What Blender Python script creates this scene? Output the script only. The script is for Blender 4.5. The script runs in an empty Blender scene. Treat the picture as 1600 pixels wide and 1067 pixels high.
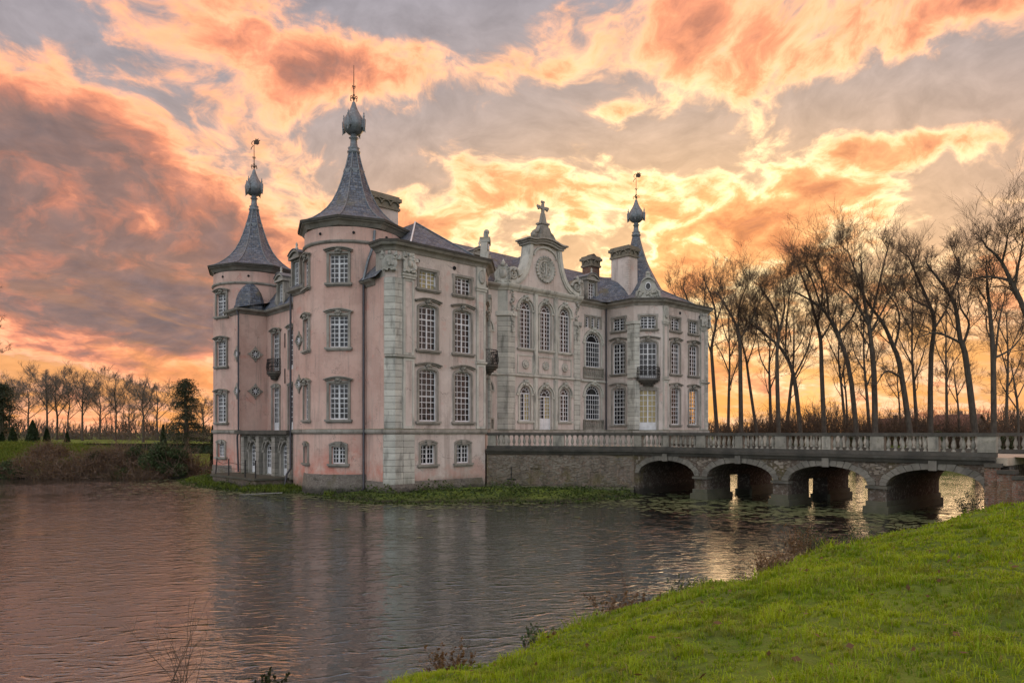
import bpy, math, random
import numpy as np
from mathutils import Matrix, Vector

R = math.radians
random.seed(7); rng = np.random.default_rng(11)
sc = bpy.context.scene
COL = sc.collection

# ------------------------------------------------------------------ camera, sky, sun, exposure
EYE = 3.6          # camera height; the water lies at WL
WL = -0.3
F = 1100.0         # focal length in pixels of the 1600 px wide photograph
CX, HY = 800.0, 676.0
cam_d = bpy.data.cameras.new('camera'); cam = bpy.data.objects.new('camera', cam_d); COL.objects.link(cam)
cam.location = (0, 0, EYE); cam.rotation_euler = (R(90), 0, 0)
cam_d.sensor_width = 36; cam_d.lens = 36 * F / 1600; cam_d.shift_y = (HY - 533.5) / 1600
cam_d.clip_start = .1; cam_d.clip_end = 6000
sc.camera = cam
SUN_AZ, SUN_EL = R(17), R(6.5)      # sun low behind the castle, to the right
world = bpy.data.worlds.new('World'); sc.world = world; world.use_nodes = True
world.cycles.sampling_method = 'MANUAL'; world.cycles.sample_map_resolution = 512

class N:
    """small node-graph helper"""
    def __init__(s, tree): s.t = tree; s.n = tree.nodes; s.l = tree.links
    def new(s, typ, **kw):
        n = s.n.new(typ)
        for k, v in kw.items(): setattr(n, k, v)
        return n
    def put(s, sock, v):
        if isinstance(v, bpy.types.NodeSocket): s.l.new(v, sock)
        elif v is not None:
            if sock.type == 'RGBA' and len(v) == 3: v = (*v, 1)
            sock.default_value = v
    def m(s, op, a, b=None, c=None, clamp=False):
        n = s.new('ShaderNodeMath', operation=op, use_clamp=clamp)
        s.put(n.inputs[0], a)
        if b is not None: s.put(n.inputs[1], b)
        if c is not None: s.put(n.inputs[2], c)
        return n.outputs[0]
    def vm(s, op, a, b=None):
        n = s.new('ShaderNodeVectorMath', operation=op)
        s.put(n.inputs[0], a)
        if b is not None: s.put(n.inputs[3 if op == 'SCALE' else 1], b)
        return n.outputs[1] if op in ('DOT_PRODUCT', 'LENGTH') else n.outputs[0]
    def mix(s, f, a, b, mode='MIX'):
        n = s.new('ShaderNodeMix', data_type='RGBA', blend_type=mode)
        n.clamp_factor = True
        s.put(n.inputs[0], f); s.put(n.inputs[6], a); s.put(n.inputs[7], b)
        return n.outputs[2]
    def ramp(s, f, stops, interp='LINEAR'):
        n = s.new('ShaderNodeValToRGB'); cr = n.color_ramp; cr.interpolation = interp
        while len(cr.elements) < len(stops): cr.elements.new(.5)
        for e, (p, c) in zip(cr.elements, stops):
            e.position = p; e.color = (*c, 1) if not isinstance(c, (int, float)) else (c, c, c, 1)
        s.put(n.inputs[0], f); return n.outputs[0]
    def noise(s, vec, scale, detail=4, rough=.5, dist=0., dims='3D'):
        n = s.new('ShaderNodeTexNoise', noise_dimensions=dims)
        s.put(n.inputs['Vector'], vec); n.inputs['Scale'].default_value = scale
        n.inputs['Detail'].default_value = detail; n.inputs['Roughness'].default_value = rough
        n.inputs['Distortion'].default_value = dist
        return n.outputs[0]
    def comb(s, x, y, z):
        n = s.new('ShaderNodeCombineXYZ')
        for i, v in enumerate((x, y, z)): s.put(n.inputs[i], v)
        return n.outputs[0]
    def sep(s, v):
        n = s.new('ShaderNodeSeparateXYZ'); s.put(n.inputs[0], v); return n.outputs
    def sstep(s, x, a, b):
        n = s.new('ShaderNodeMapRange', interpolation_type='SMOOTHSTEP')
        s.put(n.inputs[0], x); n.inputs[1].default_value = a; n.inputs[2].default_value = b
        return n.outputs[0]

def build_sky():
    g = N(world.node_tree); g.n.clear()
    out = g.new('ShaderNodeOutputWorld')
    tc = g.new('ShaderNodeTexCoord')
    D = g.vm('NORMALIZE', tc.outputs['Generated'])
    x, y, z = g.sep(D)
    z = g.m('MAXIMUM', z, 0.)
    el = g.m('ARCSINE', z)
    az = g.m('ARCTAN2', x, y)
    # a cloud deck seen in perspective
    zz = g.m('ADD', z, .34)
    p = g.comb(g.m('DIVIDE', x, zz), g.m('DIVIDE', y, zz), 0.)
    def warped(vec, sc_, amt, off):
        w = g.new('ShaderNodeTexNoise', noise_dimensions='2D'); g.put(w.inputs['Vector'], g.vm('ADD', vec, off))
        w.inputs['Scale'].default_value = sc_; w.inputs['Detail'].default_value = 4
        return g.vm('ADD', vec, g.vm('SCALE', g.vm('SUBTRACT', w.outputs[1], (.5, .5, .5)), amt))
    pw = warped(warped(p, 2.0, .22, (0, 0, 0)), 8., .045, (4, 1, 0))
    rot = g.new('ShaderNodeVectorRotate', rotation_type='Z_AXIS'); g.put(rot.inputs['Vector'], pw)
    rot.inputs['Angle'].default_value = R(-20)
    pr = rot.outputs[0]
    n1 = g.noise(pr, 2.5, 8, .54, 0, '2D')
    n2 = g.noise(g.vm('ADD', pr, (3.7, 9.1, 0)), 9.5, 8, .62, 0., '2D')
    dens = g.m('ADD', g.m('MULTIPLY', g.m('SUBTRACT', n1, .5), .78), g.m('MULTIPLY', g.m('SUBTRACT', n2, .5), .60))
    dens = g.m('ADD', dens, .52)
    # large banks of cloud and the breaks between them: (px, py, sx, sy, tilt, amount)
    banks = [(-10, 240, 250, 90, 33, .24), (220, 310, 200, 70, 33, .24), (120, 470, 360, 62, 13, .36), (60, 400, 200, 60, 15, .16), (300, 400, 60, 24, 30, -.10), (180, 330, 90, 16, 20, -.10), (60, 575, 250, 14, 10, -.16), (250, 560, 120, 12, 14, -.12), (390, 350, 110, 60, 15, .20),
             (330, 175, 190, 34, 34, .10), (80, 10, 150, 60, 0, -.38), (360, 235, 150, 24, 36, -.10), (250, 120, 50, 60, 30, -.16),
             (640, -5, 280, 40, 0, -.30), (820, 200, 120, 45, 0, -.22), (700, 200, 90, 40, 0, -.14), (1010, 225, 140, 26, 0, -.20),
             (1290, 180, 260, 60, 0, -.24), (1540, 190, 120, 80, 0, -.26), (980, 172, 75, 17, 0, .30),
             (740, 90, 230, 55, -8, .17), (450, 90, 190, 55, 10, .15), (1430, 45, 190, 40, -10, .22),
             (1180, 90, 90, 50, 20, .14), (1420, 225, 130, 26, 4, .40), (1180, 205, 120, 20, 10, .24),
             (800, 270, 140, 34, 6, .20), (1290, 320, 140, 32, -20, .22), (1080, 270, 190, 36, 3, .14), (660, 380, 150, 40, 0, .12),
             (1200, 420, 260, 60, -8, .08), (1560, 330, 120, 40, 0, .05), (560, 215, 90, 40, 0, -.14), (860, 330, 160, 30, -8, .05)]
    for (px, py, sx, sy, tilt, amt) in banks:
        a0 = math.atan((px - CX) / F); e0 = math.atan((HY - py) / F * math.cos(a0))
        ca, sa = math.cos(R(tilt)), math.sin(R(tilt))       # tilt: degrees of fall towards the right
        dx = g.m('SUBTRACT', az, a0); dy = g.m('SUBTRACT', el, e0)
        uu = g.m('SUBTRACT', g.m('MULTIPLY', dx, ca * F / sx), g.m('MULTIPLY', dy, sa * F / sx))
        vv = g.m('ADD', g.m('MULTIPLY', dx, sa * F / sy), g.m('MULTIPLY', dy, ca * F / sy))
        r2 = g.m('ADD', g.m('MULTIPLY', uu, uu), g.m('MULTIPLY', vv, vv))
        w = g.m('POWER', 2.718, g.m('MULTIPLY', r2, -.8))
        dens = g.m('ADD', dens, g.m('MULTIPLY', w, amt * .82))
    sd = (math.sin(SUN_AZ) * math.cos(SUN_EL), math.cos(SUN_AZ) * math.cos(SUN_EL), math.sin(SUN_EL))
    cs = g.vm('DOT_PRODUCT', D, sd)
    # warm glow round the low sun, wider than it is high
    ga = g.m('DIVIDE', g.m('SUBTRACT', az, R(13)), .44); ge = g.m('DIVIDE', g.m('SUBTRACT', el, R(13)), .20)
    near = g.m('POWER', 2.718, g.m('MULTIPLY', g.m('ADD', g.m('MULTIPLY', ga, ga), g.m('MULTIPLY', ge, ge)), -1.))
    front = g.sstep(cs, .55, -.55)               # clouds away from the sun are lit from the front
    low = g.sstep(el, .26, .02)
    # clear air
    sky = g.new('ShaderNodeTexSky', sky_type='NISHITA'); sky.sun_disc = False
    sky.sun_elevation = SUN_EL; sky.sun_rotation = SUN_AZ; sky.dust_density = 3.0; sky.air_density = 1.2
    nish = g.vm('SCALE', sky.outputs[0], .05)
    air = g.ramp(el, [(0., (.58, .23, .065)), (.12, (.48, .24, .115)), (.24, (.32, .215, .17)), (.42, (.225, .195, .205)), (.7, (.18, .185, .225))])
    air = g.mix(.10, air, nish)
    air = g.mix(g.m('MULTIPLY', near, .75), air, (.56, .34, .16))
    # clouds: bright lit rims, glowing flanks, grey cores
    q = g.m('MULTIPLY', g.m('SUBTRACT', dens, .40), 1.45, clamp=True)
    far_c = g.ramp(q, [(0., (.25, .175, .16)), (.13, (.54, .27, .18)), (.26, (.68, .30, .16)), (.38, (.54, .20, .115)), (.52, (.30, .128, .092)), (.70, (.160, .102, .090)), (1., (.115, .088, .088))])
    near_c = g.ramp(q, [(0., (.40, .25, .15)), (.10, (.70, .49, .25)), (.20, (1.02, .76, .40)), (.34, (.72, .36, .135)), (.54, (.52, .20, .072)), (.76, (.33, .13, .065)), (1., (.26, .11, .07))])
    front_c = g.ramp(q, [(0., (.50, .49, .49)), (.2, (.70, .675, .655)), (.6, (.78, .75, .72)), (1., (.65, .63, .61))])
    cl = g.mix(near, far_c, near_c)
    cl = g.mix(front, cl, front_c)
    air = g.mix(front, air, (.40, .46, .58))
    n3 = g.noise(g.vm('ADD', pr, (11., 2., 0)), 17., 5, .6, 0., '2D')
    cov = g.sstep(g.m('ADD', dens, g.m('MULTIPLY', g.m('SUBTRACT', n3, .5), .16)), .40, .57)
    c = g.mix(cov, air, cl)
    lum = g.m('ADD', .80, g.m('MULTIPLY', n3, .62))
    c = g.mix(1., c, g.comb(lum, lum, lum), 'MULTIPLY')
    # low bright bands along the horizon
    hz = g.noise(g.comb(g.m('MULTIPLY', az, 2.6), g.m('ADD', g.m('MULTIPLY', el, 13.), g.m('MULTIPLY', az, 2.2)), 4.), 2.4, 6, .58, .3)
    hb = g.m('MULTIPLY', g.sstep(hz, .44, .62), g.m('MULTIPLY', low, g.sstep(cs, .45, .9)))
    c = g.mix(g.m('MULTIPLY', hb, .8), c, g.mix(near, (.60, .235, .055), (.64, .33, .085)))
    bg = g.new('ShaderNodeBackground'); g.put(bg.inputs[0], c); bg.inputs[1].default_value = 1.0
    g.l.new(bg.outputs[0], out.inputs[0])
build_sky()

sun_d = bpy.data.lights.new('sun', 'SUN'); sun_d.energy = .5; sun_d.angle = R(34); sun_d.color = (1, .66, .36)
sun = bpy.data.objects.new('sun', sun_d); COL.objects.link(sun)
sun.rotation_euler = Vector((math.sin(SUN_AZ) * math.cos(SUN_EL), math.cos(SUN_AZ) * math.cos(SUN_EL), math.sin(SUN_EL))).to_track_quat('Z', 'Y').to_euler()
sun.location = (60, 200, 60)
vs = sc.view_settings
vs.view_transform = 'Standard'; vs.look = 'None'; vs.exposure = 0.8; vs.gamma = 1; vs.use_curve_mapping = False
sc.cycles.max_bounces = 5; sc.cycles.transparent_max_bounces = 12; sc.cycles.diffuse_bounces = 3; sc.cycles.glossy_bounces = 3
sc.cycles.use_denoising = True; sc.cycles.caustics_reflective = False; sc.cycles.caustics_refractive = False

# ------------------------------------------------------------------ object helpers
def tag(o, label=None, cat=None, group=None, kind=None):
    if label: o['label'] = label
    if cat: o['category'] = cat
    if group: o['group'] = group
    if kind: o['kind'] = kind
    return o
def empty(name, loc=(0, 0, 0), rz=0., label=None, cat=None, group=None):
    o = bpy.data.objects.new(name, None); COL.objects.link(o)
    o.location = loc; o.rotation_euler = (0, 0, rz); o.empty_display_size = .2
    return tag(o, label, cat, group)
def link(name, me, mat=None, parent=None, M=None):
    o = bpy.data.objects.new(name, me); COL.objects.link(o)
    if mat is not None and not me.materials: me.materials.append(mat)
    if parent is not None: o.parent = parent
    if M is not None: o.matrix_local = M
    return o
def np_mesh(name, V, quads=None, tris=None, smooth=False):
    me = bpy.data.meshes.new(name)
    V = np.asarray(V, np.float32).reshape(-1, 3)
    idx, starts, tot = [], [], 0
    if quads is not None and len(quads):
        qd = np.asarray(quads, np.int32).reshape(-1, 4); idx.append(qd.ravel()); starts.append(np.arange(len(qd)) * 4); tot = len(qd) * 4
    if tris is not None and len(tris):
        tr = np.asarray(tris, np.int32).reshape(-1, 3); idx.append(tr.ravel()); starts.append(tot + np.arange(len(tr)) * 3)
    idx = np.concatenate(idx); starts = np.concatenate(starts).astype(np.int32)
    me.vertices.add(len(V)); me.vertices.foreach_set('co', V.ravel())
    me.loops.add(len(idx)); me.loops.foreach_set('vertex_index', idx)
    me.polygons.add(len(starts)); me.polygons.foreach_set('loop_start', starts)
    me.update(calc_edges=True)
    if smooth: me.polygons.foreach_set('use_smooth', np.ones(len(starts), bool))
    return me

class MB:
    def __init__(s): s.v = []; s.f = []; s.sm = []
    def add(s, vs_, fs, M=None, smooth=False):
        o = len(s.v)
        if M is not None: vs_ = [tuple(M @ Vector(p)) for p in vs_]
        s.v += [tuple(p) for p in vs_]; s.f += [tuple(i + o for i in f) for f in fs]; s.sm += [smooth] * len(fs); return s
    def box(s, x0, x1, y0, y1, z0, z1, M=None):
        return s.add([(x0, y0, z0), (x1, y0, z0), (x1, y1, z0), (x0, y1, z0), (x0, y0, z1), (x1, y0, z1), (x1, y1, z1), (x0, y1, z1)],
                     [(0, 3, 2, 1), (4, 5, 6, 7), (0, 1, 5, 4), (1, 2, 6, 5), (2, 3, 7, 6), (3, 0, 4, 7)], M)
    def prism(s, poly, z0, z1, M=None):          # polygon (x,y) CCW, extruded in z
        n = len(poly)
        return s.add([(x, y, z0) for x, y in poly] + [(x, y, z1) for x, y in poly],
                     [tuple(range(n - 1, -1, -1)), tuple(range(n, 2 * n))] + [(i, (i + 1) % n, n + (i + 1) % n, n + i) for i in range(n)], M)
    def slab(s, poly, y0, y1, M=None):           # polygon (x,z), extruded in y
        n = len(poly)
        return s.add([(x, y0, z) for x, z in poly] + [(x, y1, z) for x, z in poly],
                     [tuple(range(n)), tuple(range(2 * n - 1, n - 1, -1))] + [(i, n + i, n + (i + 1) % n, (i + 1) % n) for i in range(n)], M)
    def lathe(s, prof, n=12, M=None, a0=0., smooth=True, cap=True):   # prof: (r, z) from bottom up
        V = []; Fs = []
        for r, z in prof:
            for k in range(n):
                a = a0 + 2 * math.pi * k / n; V.append((r * math.cos(a), r * math.sin(a), z))
        for i in range(len(prof) - 1):
            for k in range(n):
                k2 = (k + 1) % n; Fs.append((i * n + k, i * n + k2, (i + 1) * n + k2, (i + 1) * n + k))
        s.add(V, Fs, M, smooth)
        if cap: s.add(V[:n], [tuple(range(n - 1, -1, -1))], M); s.add(V[-n:], [tuple(range(n))], M)
        return s
    def tube(s, pts, r, n=6, M=None, r1=None, smooth=True):
        pts = [Vector(p) for p in pts]; V = []; Fs = []
        for i, p in enumerate(pts):
            t = (pts[min(i + 1, len(pts) - 1)] - pts[max(i - 1, 0)]).normalized()
            a = t.orthogonal() if i == 0 else (a - t * a.dot(t))
            a = a.normalized(); b = t.cross(a)
            rr = r if r1 is None else r + (r1 - r) * i / (len(pts) - 1)
            for k in range(n):
                w = 2 * math.pi * k / n; V.append(tuple(p + (a * math.cos(w) + b * math.sin(w)) * rr))
        for i in range(len(pts) - 1):
            for k in range(n):
                k2 = (k + 1) % n; Fs.append((i * n + k, i * n + k2, (i + 1) * n + k2, (i + 1) * n + k))
        s.add(V, Fs, M, smooth)
        s.add(V[:n], [tuple(range(n - 1, -1, -1))], M); s.add(V[-n:], [tuple(range(n))], M)
        return s
    def blob(s, c, r, M=None, n=10, m=6, sq=(1, 1, 1)):
        V = []; Fs = []
        for i in range(m + 1):
            a = -math.pi / 2 + math.pi * i / m
            for k in range(n):
                w = 2 * math.pi * k / n
                V.append((c[0] + r * sq[0] * math.cos(a) * math.cos(w), c[1] + r * sq[1] * math.cos(a) * math.sin(w), c[2] + r * sq[2] * math.sin(a)))
        for i in range(m):
            for k in range(n):
                k2 = (k + 1) % n; Fs.append((i * n + k, i * n + k2, (i + 1) * n + k2, (i + 1) * n + k))
        return s.add(V, Fs, M, True)
    def sweep(s, prof, path, closed=False, M=None):
        """closed profile of (out, z) swept along a plan path; outward is to the right of travel"""
        P = [Vector(p) for p in path]; n = len(P); V = []; Fs = []; m = len(prof)
        for i in range(n):
            if closed: a, b = P[i - 1], P[(i + 1) % n]
            else: a, b = P[max(i - 1, 0)], P[min(i + 1, n - 1)]
            d1 = (P[i] - a).normalized() if (P[i] - a).length > 1e-6 else (b - P[i]).normalized()
            d2 = (b - P[i]).normalized() if (b - P[i]).length > 1e-6 else d1
            n1 = Vector((d1.y, -d1.x)); n2 = Vector((d2.y, -d2.x))
            mm = (n1 + n2).normalized(); k = 1 / max(.35, mm.dot(n1))
            for o, z in prof:
                q = P[i] + mm * o * k; V.append((q.x, q.y, z))
        cnt = n if closed else n - 1
        for i in range(cnt):
            j = (i + 1) % n
            for k in range(m):
                k2 = (k + 1) % m; Fs.append((i * m + k, j * m + k, j * m + k2, i * m + k2))
        s.add(V, Fs, M)
        if not closed: s.add(V[:m], [tuple(range(m))], M); s.add(V[-m:], [tuple(range(m - 1, -1, -1))], M)
        return s
    def mesh(s, name):
        me = bpy.data.meshes.new(name); me.from_pydata(s.v, [], s.f); me.validate()
        if len(me.polygons) == len(s.sm): me.polygons.foreach_set('use_smooth', s.sm)
        me.update(); return me
    def build(s, name, mat, parent=None, M=None): return link(name, s.mesh(name), mat, parent, M)

# ------------------------------------------------------------------ materials
def mat_new(name):
    m = bpy.data.materials.new(name); m.use_nodes = True; g = N(m.node_tree); g.n.clear()
    out = g.new('ShaderNodeOutputMaterial'); b = g.new('ShaderNodeBsdfPrincipled')
    g.l.new(b.outputs[0], out.inputs[0]); g.b = b; g.out = out
    geo = g.new('ShaderNodeNewGeometry'); g.P = geo.outputs['Position']; g.Nn = geo.outputs['Normal']; g.geo = geo
    return m, g
def bump(g, h, strength=.3, dist=.02):
    n = g.new('ShaderNodeBump'); g.put(n.inputs['Height'], h); n.inputs['Strength'].default_value = strength
    n.inputs['Distance'].default_value = dist; g.l.new(n.outputs[0], g.b.inputs['Normal']); return n
def wallco(g):
    """coordinates that run along a surface: x along the horizontal, y up the slope"""
    N_ = g.geo.outputs['True Normal']
    T = g.vm('NORMALIZE', g.vm('CROSS_PRODUCT', (0, 0, 1), N_))
    B = g.vm('CROSS_PRODUCT', N_, T)
    return g.comb(g.vm('DOT_PRODUCT', g.P, T), g.vm('DOT_PRODUCT', g.P, B), 0.)
def brick(g, vec, c1, c2, mortar, w, h, ms, scale=1.):
    n = g.new('ShaderNodeTexBrick'); g.put(n.inputs['Vector'], vec)
    g.put(n.inputs['Color1'], c1); g.put(n.inputs['Color2'], c2); g.put(n.inputs['Mortar'], mortar)
    n.inputs['Scale'].default_value = scale; n.inputs['Brick Width'].default_value = w; n.inputs['Row Height'].default_value = h
    n.inputs['Mortar Size'].default_value = ms; n.inputs['Mortar Smooth'].default_value = .3
    return n.outputs

def stucco(name, a, b, red, damp=1.):
    m, g = mat_new(name)
    x, y, z = g.sep(g.P)
    n1 = g.noise(g.P, .35, 6, .6); n2 = g.noise(g.vm('MULTIPLY', g.P, (1, 1, .10)), 1.9, 6, .65); n3 = g.noise(g.P, 9, 4, .6)
    n5 = g.noise(g.vm('ADD', g.P, (8, 2, 6)), .55, 7, .7); n6 = g.noise(g.vm('MULTIPLY', g.P, (1, 1, .05)), 5.5, 4, .6)
    c = g.mix(g.sstep(n1, .35, .68), a, b)
    c = g.mix(g.m('MULTIPLY', g.sstep(n5, .535, .56), .38), c, tuple(v * .80 for v in a))       # patched repairs
    c = g.mix(g.m('MULTIPLY', g.sstep(n5, .44, .41), .35), c, tuple(min(1, v * 1.14) for v in b))
    c = g.mix(g.m('MULTIPLY', g.sstep(n2, .50, .68), .55), c, (.29, .235, .205))                  # rain streaks
    c = g.mix(g.m('MULTIPLY', g.sstep(n6, .58, .72), .38), c, (.25, .21, .19))
    c = g.mix(g.m('MULTIPLY', g.sstep(n3, .45, .7), .16), c, (.62, .52, .47))
    lowz = g.sstep(g.m('ADD', z, g.m('MULTIPLY', n1, 3.4)), 4.7, 2.3)
    c = g.mix(g.m('MULTIPLY', g.m('MULTIPLY', lowz, g.sstep(n5, .40, .56)), .75 * damp), c, red)  # older red limewash near the foot
    n4 = g.noise(g.vm('ADD', g.P, (5, 3, 1)), .8, 6, .65)
    c = g.mix(g.m('MULTIPLY', g.sstep(n4, .60, .66), .30), c, red)
    foot = g.sstep(g.m('ADD', z, g.m('MULTIPLY', n4, 1.8)), 1.9, 1.0)
    c = g.mix(g.m('MULTIPLY', foot, .8), c, (.15, .145, .11))                                     # damp foot of the wall
    vor = g.new('ShaderNodeTexVoronoi', feature='DISTANCE_TO_EDGE'); g.put(vor.inputs['Vector'], g.vm('ADD', g.P, g.vm('SCALE', g.comb(n3, n4, n1), 1.4))); vor.inputs['Scale'].default_value = .42
    crack = g.m('MULTIPLY', g.sstep(vor.outputs['Distance'], .012, .003), g.sstep(n4, .50, .56))
    c = g.mix(g.m('MULTIPLY', crack, .6), c, (.14, .11, .10))
    g.put(g.b.inputs['Base Color'], c); g.b.inputs['Roughness'].default_value = .9
    bump(g, g.m('ADD', g.m('MULTIPLY', n3, .5), g.m('ADD', n2, g.m('MULTIPLY', g.sstep(n5, .535, .56), .6))), .45, .02)
    return m
M_pink = stucco('pink_stucco', (.57, .375, .315), (.63, .455, .39), (.58, .20, .145))
M_front = stucco('grey_pink_stucco', (.56, .485, .435), (.64, .575, .53), (.57, .30, .24), .8)

def stone_mat(name, a, b, moss=.35, mossc=(.10, .105, .05), dark=(.10, .10, .09)):
    m, g = mat_new(name)
    n1 = g.noise(g.P, 1.1, 6, .62); n2 = g.noise(g.P, 7, 5, .65); n3 = g.noise(g.vm('MULTIPLY', g.P, (1, 1, .25)), 2.3, 4, .6)
    oi = g.new('ShaderNodeObjectInfo').outputs['Random']; tone = g.m('ADD', .80, g.m('MULTIPLY', oi, .30))
    c = g.mix(1., g.mix(g.sstep(n1, .35, .65), a, b), g.comb(tone, tone, tone), 'MULTIPLY')
    c = g.mix(g.m('MULTIPLY', g.sstep(n3, .51, .70), .55), c, dark)
    up = g.sstep(g.sep(g.Nn)[2], .3, .9)
    alg = g.sstep(g.m('ADD', g.sep(g.P)[2], g.m('MULTIPLY', n3, 2.4)), 2.3, .9)
    c = g.mix(g.m('MULTIPLY', alg, .65), c, (.075, .08, .042))                         # algae near the water
    c = g.mix(g.m('MULTIPLY', up, .75), c, mossc)                                    # moss lies on upward faces
    c = g.mix(g.m('MULTIPLY', g.sstep(n2, .55, .70), moss), c, mossc)
    g.put(g.b.inputs['Base Color'], c); g.b.inputs['Roughness'].default_value = .92
    bump(g, g.m('ADD', n2, g.m('MULTIPLY', n1, .6)), .5, .03)
    return m
M_stone = stone_mat('grey_stone', (.45, .455, .41), (.57, .57, .51), .2)
M_trim = stone_mat('weathered_trim_stone', (.24, .23, .20), (.35, .335, .30), .25)
M_cap = stone_mat('mossy_coping', (.055, .053, .046), (.095, .088, .074), .6, (.045, .042, .024))
M_bal = stone_mat('baluster_stone', (.24, .232, .20), (.38, .36, .305), .45)
M_vous = stone_mat('arch_stone', (.15, .142, .12), (.23, .215, .185), .5)
M_darkstone = stone_mat('wet_stone', (.075, .072, .062), (.14, .13, .108), .4)
M_capmid = stone_mat('mossy_chimney_stone', (.20, .18, .14), (.28, .25, .19), .5, (.12, .105, .05))
M_carve = stone_mat('carved_stone', (.40, .40, .36), (.52, .51, .46), .2)

def slate():
    m, g = mat_new('slate')
    uv = wallco(g)
    o = brick(g, uv, (.048, .066, .095), (.125, .16, .215), (.02, .024, .032), .34, .2, .018)
    n1 = g.noise(g.P, .9, 5, .65); n2 = g.noise(g.P, 5, 5, .7)
    c = g.mix(g.m('MULTIPLY', g.sstep(n1, .45, .66), .45), o[0], (.15, .15, .15))
    c = g.mix(g.m('MULTIPLY', g.sstep(n2, .52, .66), .65), c, (.27, .26, .235))       # lichen
    n3 = g.noise(g.vm('ADD', g.P, (9, 1, 4)), .6, 4, .6)
    c = g.mix(g.m('MULTIPLY', g.sstep(n3, .58, .70), .65), c, (.11, .105, .05))      # moss
    g.put(g.b.inputs['Base Color'], c); g.b.inputs['Roughness'].default_value = .62
    bump(g, g.m('ADD', o[1], g.m('MULTIPLY', n2, -.6)), .6, .025).invert = True
    return m
M_slate = slate()

def brick_mat(name, c1, c2, mortar, moss):
    m, g = mat_new(name)
    uv = wallco(g)
    wob = g.noise(g.P, 3, 3, .6)
    uv = g.vm('ADD', uv, g.comb(0., g.m('MULTIPLY', wob, .05), 0.))
    o = brick(g, uv, c1, c2, mortar, .23, .075, .010)
    n1 = g.noise(g.P, .7, 6, .65); n2 = g.noise(g.P, 6, 5, .7); n3 = g.noise(g.vm('ADD', g.P, (3, 7, 1)), 1.4, 5, .65)
    n5 = g.noise(g.P, 13, 3, .6)
    c = g.mix(g.m('MULTIPLY', g.sstep(n2, .50, .62), .7), o[0], (.31, .285, .25))    # washed out lime and lichen
    c = g.mix(g.m('MULTIPLY', g.sstep(n5, .60, .68), .7), c, (.045, .04, .034))
    c = g.mix(g.m('MULTIPLY', g.sstep(n1, .50, .64), moss), c, (.13, .115, .035))    # yellow-green moss
    c = g.mix(g.m('MULTIPLY', g.sstep(n3, .56, .68), .75), c, (.075, .07, .055))
    zz = g.sep(g.P)[2]
    wet = g.sstep(g.m('ADD', zz, g.m('MULTIPLY', n3, .8)), .75, .35)
    c = g.mix(g.m('MULTIPLY', wet, .85), c, (.035, .036, .028))                      # tide line
    g.put(g.b.inputs['Base Color'], c); g.b.inputs['Roughness'].default_value = .93
    bump(g, g.m('ADD', g.m('MULTIPLY', o[1], -.7), g.m('ADD', n2, n5)), 1., .07)
    return m
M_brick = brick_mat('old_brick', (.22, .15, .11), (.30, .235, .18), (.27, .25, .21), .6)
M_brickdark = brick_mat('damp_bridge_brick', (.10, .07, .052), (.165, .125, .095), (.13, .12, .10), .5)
M_rubble = stone_mat('rubble_stone', (.17, .14, .11), (.30, .265, .22), .5, (.12, .11, .04), (.05, .045, .04))
M_plinth = brick_mat('worn_plinth', (.20, .175, .15), (.27, .245, .215), (.17, .155, .13), .35)
M_vaultshade = brick_mat('shaded_vault_brick', (.07, .055, .045), (.10, .08, .065), (.08, .07, .06), .1)  # near-black brick: the shade inside the arches is put into the colour
M_brickred = brick_mat('red_brick', (.26, .12, .085), (.32, .17, .12), (.25, .22, .18), .3)

def simple(name, col, rough=.6, metal=0., var=.25, scale=6., bmp=.15, spec=.5):
    m, g = mat_new(name)
    n = g.noise(g.P, scale, 5, .6)
    d = tuple(c * (1 - var) for c in col); e = tuple(min(1, c * (1 + var)) for c in col)
    g.put(g.b.inputs['Base Color'], g.mix(g.sstep(n, .3, .7), d, e)); g.b.inputs['Roughness'].default_value = rough
    g.b.inputs['Metallic'].default_value = metal; g.b.inputs['Specular IOR Level'].default_value = spec
    if bmp: bump(g, n, bmp, .01)
    return m
M_white = simple('white_paint', (.66, .68, .70), .5, 0, .12, 3, .05)
M_lead = simple('lead_sheet', (.16, .185, .205), .45, .3, .25, 5, .1)
M_iron = simple('black_iron', (.025, .024, .024), .5, .5, .2, 9, 0)
M_rust = simple('rusty_iron', (.075, .045, .03), .7, .2, .3, 9, 0)
M_pipe = simple('dark_downpipe', (.055, .055, .065), .5, .2, .2, 5, 0)
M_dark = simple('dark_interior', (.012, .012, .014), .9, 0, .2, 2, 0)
M_curtain = simple('cream_blind', (.60, .50, .26), .9, 0, .10, 3, 0)
M_tile = simple('red_roof_tile', (.15, .07, .05), .85, 0, .3, 3, .2)
M_board = simple('bleached_board', (.22, .22, .205), .8, 0, .2, 3, .1)
def glass_mat(name, clear):
    m, g = mat_new(name)
    g.put(g.b.inputs['Base Color'], g.mix(g.sstep(g.noise(g.P, .9, 3, .6), .48, .66), (.008, .009, .012), (.04, .04, .04))); g.b.inputs['Roughness'].default_value = .06
    n = g.noise(g.P, 3.2, 2, .5); bump(g, n, .8, .03)                               # old wavy glass
    if clear:
        t = g.new('ShaderNodeBsdfTransparent'); mx = g.new('ShaderNodeMixShader'); mx.inputs[0].default_value = .9
        g.l.new(g.b.outputs[0], mx.inputs[1]); g.l.new(t.outputs[0], mx.inputs[2]); g.l.new(mx.outputs[0], g.out.inputs[0])
    return m
M_glass = glass_mat('window_glass', False)
M_clear = glass_mat('clear_glass', True)

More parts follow.
